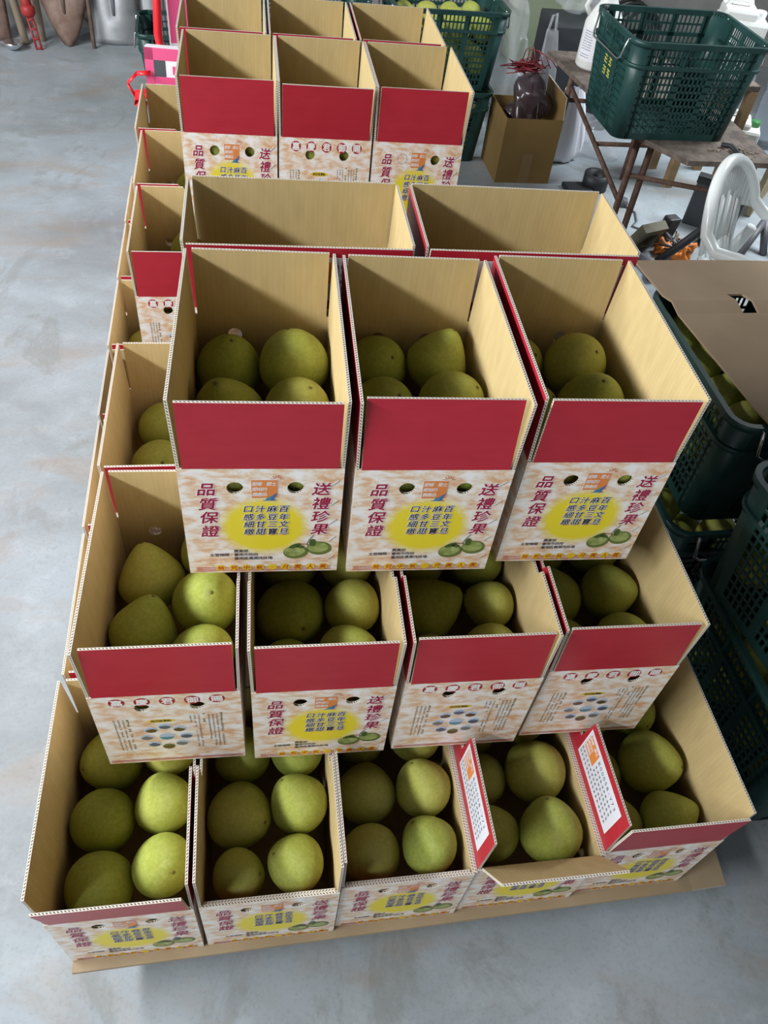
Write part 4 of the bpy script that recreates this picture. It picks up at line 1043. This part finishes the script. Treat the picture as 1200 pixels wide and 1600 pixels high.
mb = MB(); mb.tube([(2.86, 2.98, FZ + 0.02), (2.85, 2.94, FZ + 0.14), (2.84, 2.91, FZ + 0.25)], 0.02, 'rust_blade', 8); o = mb.build('stick'); tag(o, 'rough brown wooden stick leaning beside the white chair', 'stick')
mb = MB()
mt = Matrix.Translation((2.565, 3.10, FZ + 0.085)) @ Matrix.Rotation(0.35, 4, 'Z') @ Matrix.Rotation(0.5, 4, 'X')
for lo, hi in (((-0.08, -0.025, -0.09), (-0.045, 0.025, 0.09)), ((0.045, -0.025, -0.09), (0.08, 0.025, 0.09)), ((-0.045, -0.025, -0.09), (0.045, 0.025, -0.05)), ((-0.045, -0.025, 0.05), (0.045, 0.025, 0.09)), ((-0.045, 0.0, -0.05), (0.045, 0.02, 0.05))): mb.box(lo, hi, 'olive_box', mtx=mt)
o = mb.build('junction_box'); tag(o, 'open olive electrical box among the floor clutter', 'box')
mb = MB(); mb.box((-0.04, -0.03, 0), (0.04, 0.03, 0.16), 'rubber', 0.01); o = mb.build('plug_block', None, (2.72, 3.19, FZ), (0.10, 0.06, 0.3)); tag(o, 'black plug block standing beside the olive electrical box', 'adapter')
for k, (x, y) in enumerate(((2.675, 3.08), (2.745, 3.01), (2.80, 3.06))):
    o = blob('orange_clamp', (x, y, FZ + 0.034), (0.045, 0.035, 0.045), 'orange', 30 + k, 0.3, sub=3); tag(o, ('orange plastic clamp nearest the olive electrical box', 'orange plastic clamp between two others on the floor', 'orange plastic clamp nearest the brown stick')[k], 'clamp', 'orange clamps in the floor clutter')
mb = MB(); mb.tube([(2.42, 3.06, FZ + 0.025), (2.48, 3.03, FZ + 0.03), (2.53, 2.97, FZ + 0.03), (2.54, 2.88, FZ + 0.03), (2.50, 2.80, FZ + 0.025)], 0.024, 'cable', 10); o = mb.build('grey_hose'); tag(o, 'short curved grey hose on the floor by the sideways carton', 'hose')
for k in range(5):
    mb = MB(); rd = random.Random(40 + k); x, y = 2.70 + 0.02 * k, 3.03 + 0.02 * k
    mb.tube([(x + rd.uniform(-0.09, 0.09), y + rd.uniform(-0.07, 0.07), FZ + rd.uniform(0.004, 0.11)) for j in range(7)], 0.004, ('cable', 'white_plastic', 'rubber', 'cable', 'pallet_wood')[k], 6)
    o = mb.build('loose_wire'); tag(o, ('grey', 'white', 'black', 'dark grey', 'tan')[k] + ' loose wire tangled among the orange clamps', 'wire', 'loose wires in the clutter')
r = empty('tan_board', (3.42, 3.50, FZ), 0.85); tag(r, 'tan panel with grid lines standing at the right edge behind the chair', 'panel')
mb = MB(); mb.box((0, 0, 0), (0.6, 0.03, 0.55), 'tan_panel', 0.003)
for k in range(1, 6): mb.box((0.1 * k - 0.001, -0.001, 0.02), (0.1 * k + 0.001, 0.001, 0.50), 'ink_brown')
for k in range(1, 5): mb.box((0.0, -0.001, 0.1 * k - 0.001), (0.6, 0.001, 0.1 * k + 0.001), 'ink_brown')
mb.build('board', r)
mb = MB(); mb.box((-0.005, -0.012, 0.50), (0.605, 0.042, 0.56), 'tan_panel', 0.003); mb.build('edge_strip', r)
r = empty('stool', (3.22, 3.08, FZ)); tag(r, 'grey tubular stool frame lying under the white chair arm', 'stool')
for a, b in (((-0.12, -0.06, 0.02), (0.08, 0.12, 0.16)), ((0.08, 0.12, 0.16), (0.26, -0.14, 0.10)), ((0.06, 0.10, 0.15), (0.07, 0.0, 0.0))):
    mb = MB(); mb.tube([a, b], 0.02, 'cable', 8); mb.build('leg', r)
mb = MB(); mb.lathe([(0.04, 0), (0.05, 0.005), (0.05, 0.06), (0.042, 0.06), (0.038, 0.01)], 'rubber', 20, (3.00, 3.20, FZ)); o = mb.build('black_pot'); tag(o, 'small black pot on the floor seen through the chair slats', 'pot')

# ------------------------------------------------------------------ tools against the back wall
def shovel(x, y, w, h, m, label, point, lean=0.22, hm='tool_wood', grip=None, rz=0.0):
    r = empty('shovel', (x, y, FZ), rz); r.rotation_euler = (-lean, 0, rz); tag(r, label, 'shovel')
    mb = MB(); n, k_ = 10, 12
    f = lambda i, j: None
    def pt(i, j):
        u, v = -1 + 2 * i / n, j / k_
        ww = w / 2 * (1.0 if not point else min(1.0, (0.12 + 1.55 * v) ** 0.62))
        return (u * ww, 0.035 * (u * u) - 0.02 + 0.03 * math.exp(-(u * 4) ** 2) * (v > 0.35) * 0.7 * v, v * h + (0.0 if not point else 0.02 * u * u))
    for i in range(n):
        for j in range(k_): mb.face((pt(i, j), pt(i + 1, j), pt(i + 1, j + 1), pt(i, j + 1)), m, True)
    bl = mb.build('blade', r); bmesh_merge(bl); solid(bl, 0.004)
    mb = MB(); mb.tube([(0, -0.012, h * 0.45), (0, -0.012, h), (0, 0.0, h + 0.10)], [0.010, 0.020, 0.022], m, 10); mb.build('socket', r)
    mb = MB(); mb.tube([(0, 0.0, h + 0.06), (0, 0.0, h + 0.85)], 0.017, hm, 10); mb.build('shaft', r)
    if grip: mb = MB(); mb.tube([(-0.02, -0.03, h - 0.02), (-0.02, -0.03, h + 0.12)], 0.018, grip, 10); mb.build('sleeve', r)
def bmesh_merge(o):
    bm = bmesh.new(); bm.from_mesh(o.data); bmesh.ops.remove_doubles(bm, verts=bm.verts, dist=1e-5); bm.to_mesh(o.data); bm.free()
shovel(-0.62, 5.72, 0.30, 0.42, 'rust_blade', 'rusty brown round pointed shovel leaning on the back wall', True)
shovel(-0.31, 5.80, 0.31, 0.38, 'steel_blade', 'grey square shovel leaning on the wall beside the rusty one', False, grip='yellow')
shovel(0.02, 5.88, 0.30, 0.40, 'steel_blade', 'second grey square shovel half behind the small green crate', False, rz=0.25)
def stick(name, pts, rads, m, label, cat):
    mb = MB(); mb.tube(pts, rads, m, 10); o = mb.build(name); tag(o, label, cat); return o
stick('wooden_handle', [(-0.90, 5.72, FZ), (-1.02, 5.95, 0.65), (-1.06, 6.05, 1.1)], 0.026, 'tool_wood', 'pale wooden tool handle standing left of the red and white pole', 'tool')
stick('iron_bar', [(-0.455, 5.70, FZ), (-0.47, 5.98, 0.9)], 0.014, 'rust_blade', 'thin iron bar leaning beside the rusty shovel', 'bar')
stick('wooden_handle', [(-0.80, 5.80, FZ), (-0.83, 6.02, 0.9)], 0.022, 'tool_wood', 'thin wooden handle behind the red and white pole', 'tool')
r = empty('hand_pole', (-0.80, 5.62, FZ)); tag(r, 'white pole with a red clamp foot leaning on the back wall', 'pole')
mb = MB(); mb.tube([(-0.07, 0.16, 0.34), (-0.16, 0.42, 1.2)], 0.024, 'white_paint', 10); mb.build('shaft', r)
mb = MB(); mb.tube([(-0.035, 0.08, 0.20), (-0.075, 0.17, 0.36)], 0.032, 'red_paint', 10); mb.lathe([(0.03, 0), (0.045, 0.02), (0.045, 0.05), (0.03, 0.07)], 'red_paint', 14, (-0.04, 0.09, 0.17)); mb.build('clamp', r)
mb = MB()
for dx in (-0.016, 0.016): mb.tube([(dx, 0, 0.0), (dx - 0.04, 0.08, 0.20)], 0.007, 'red_paint', 6)
for k in range(4): mb.tube([(-0.016 - 0.01 * k, 0.02 * k, 0.01 + 0.05 * k), (0.016 - 0.01 * k, 0.02 * k, 0.01 + 0.05 * k)], 0.006, 'red_paint', 6)
mb.build('foot', r)
for k in range(4):
    rr = 0.42 - 0.06 * k; mb = MB()
    mb.tube([(-0.38 + -rr * math.cos(a) * 1.0, 6.0, 0.40 - rr * math.sin(a) * 1.1) for a in [0.05 + 1.15 * j / 14 for j in range(15)]], 0.011, 'rubber', 8)
    o = mb.build('rake_tine', None); o.name = 'wire_hoop'; tag(o, ('outermost', 'second outermost', 'third', 'innermost')[k] + ' of the dark bent wires behind the rusty shovel', 'wire', 'bent wires on the back wall')
r = empty('ladle', (-0.955, 5.60, FZ)); tag(r, 'shiny steel ladle bowl lying at the foot of the wooden handle', 'ladle')
mb = MB(); mb.lathe([(0.01, 0.0), (0.04, 0.012), (0.06, 0.035), (0.062, 0.05)], 'wire', 20); mb.build('bowl', r); mb = MB(); mb.tube([(-0.06, 0.0, 0.045), (-0.13, 0.02, 0.05), (-0.20, 0.03, 0.01)], 0.008, 'wire', 8); mb.build('handle', r)
shovel(-1.10, 5.78, 0.20, 0.34, 'rust_blade', 'narrow weathered spade at the left edge of the photo', False)
# small green crate and the pink gift bag
sm = crate(-0.07, 4.74, FZ, 0.03, 'empty green crate with a pale wire handle near the shovels', None, scale=(1, 0.92, 1))
r = empty('gift_bag', (0.135, 2.79, Z2 + H + 0.004), -0.10); tag(r, 'pink and white printed gift bag standing behind the last left column carton', 'gift bag')
mt = Matrix.Rotation(-0.12, 4, 'X')
mb = MB(); mb.box((0, 0, 0.0), (0.30, 0.06, 0.225), 'white_card', 0.004, mtx=mt)
def pr(x0, z0, x1, z1, m, k=1): mb.box((x0, -0.0006 * k, z0), (x1, 0.0, z1), m, mtx=mt)
pr(0.0, 0.03, 0.032, 0.225, 'pink'); pr(0.0, 0.03, 0.30, 0.062, 'pink'); pr(0.0, 0.185, 0.30, 0.225, 'pink'); pr(0.03, 0.105, 0.30, 0.130, 'pink')
pr(0.032, 0.13, 0.075, 0.185, 'slate'); pr(0.032, 0.062, 0.11, 0.09, 'slate')
for k in range(6): pr(0.10 + 0.025 * k, 0.140, 0.112 + 0.025 * k, 0.168, 'pink', 2)
mb.build('bag_body', r)
def ribbon(pts, w, name, parent=None):
    mb = MB(); P = [Vector(p) for p in pts]
    for a, b in zip(P, P[1:]): mb.face((a - Vector((0, w * .5, w / 2)), b - Vector((0, w * .5, w / 2)), b + Vector((0, w * .5, w / 2)), a + Vector((0, w * .5, w / 2))), 'tape_red', True)
    return solid(mb.build(name, parent), 0.0015)
ribbon([(0.28, -0.03, 0.125), (0.20, -0.04, 0.115), (0.10, -0.045, 0.095), (0.02, -0.045, 0.09), (-0.04, -0.035, 0.075), (-0.045, -0.03, 0.055), (0.0, -0.03, 0.035)], 0.026, 'ribbon', r)
ribbon([(-0.04, -0.035, 0.075), (-0.065, -0.02, 0.11), (-0.03, 0.0, 0.14), (0.02, 0.0, 0.145)], 0.012, 'ribbon', r)
r = empty('gift_bag', (0.215, 3.12, FZ), 0.0); tag(r, 'tall pile of folded pink gift bags with a red ribbon hanging down', 'gift bag')
mb = MB(); mb.box((0.0, 0.0, 0.0), (0.36, 0.32, 1.12), 'white_card', 0.004)
for k in range(5): mb.box((-0.0012, 0.01 + 0.062 * k, 0.10), (0.0, 0.05 + 0.062 * k, 1.10), 'pink')
for z0, z1 in ((0.62, 0.80), (0.88, 1.09)): mb.box((0.006, -0.0012, z0), (0.35, 0.0, z1), 'pink')
mb.build('bag_body', r)
mb = MB(); mb.tube([(0.00, -0.02, 1.12), (-0.030, -0.03, 1.05), (-0.040, -0.03, 0.92), (-0.030, -0.03, 0.80), (-0.045, -0.03, 0.74), (-0.020, -0.03, 0.69), (-0.045, -0.03, 0.64)], [0.014, 0.016, 0.017, 0.014, 0.024, 0.018, 0.022], 'tape_red', 8); mb.build('ribbon', r)
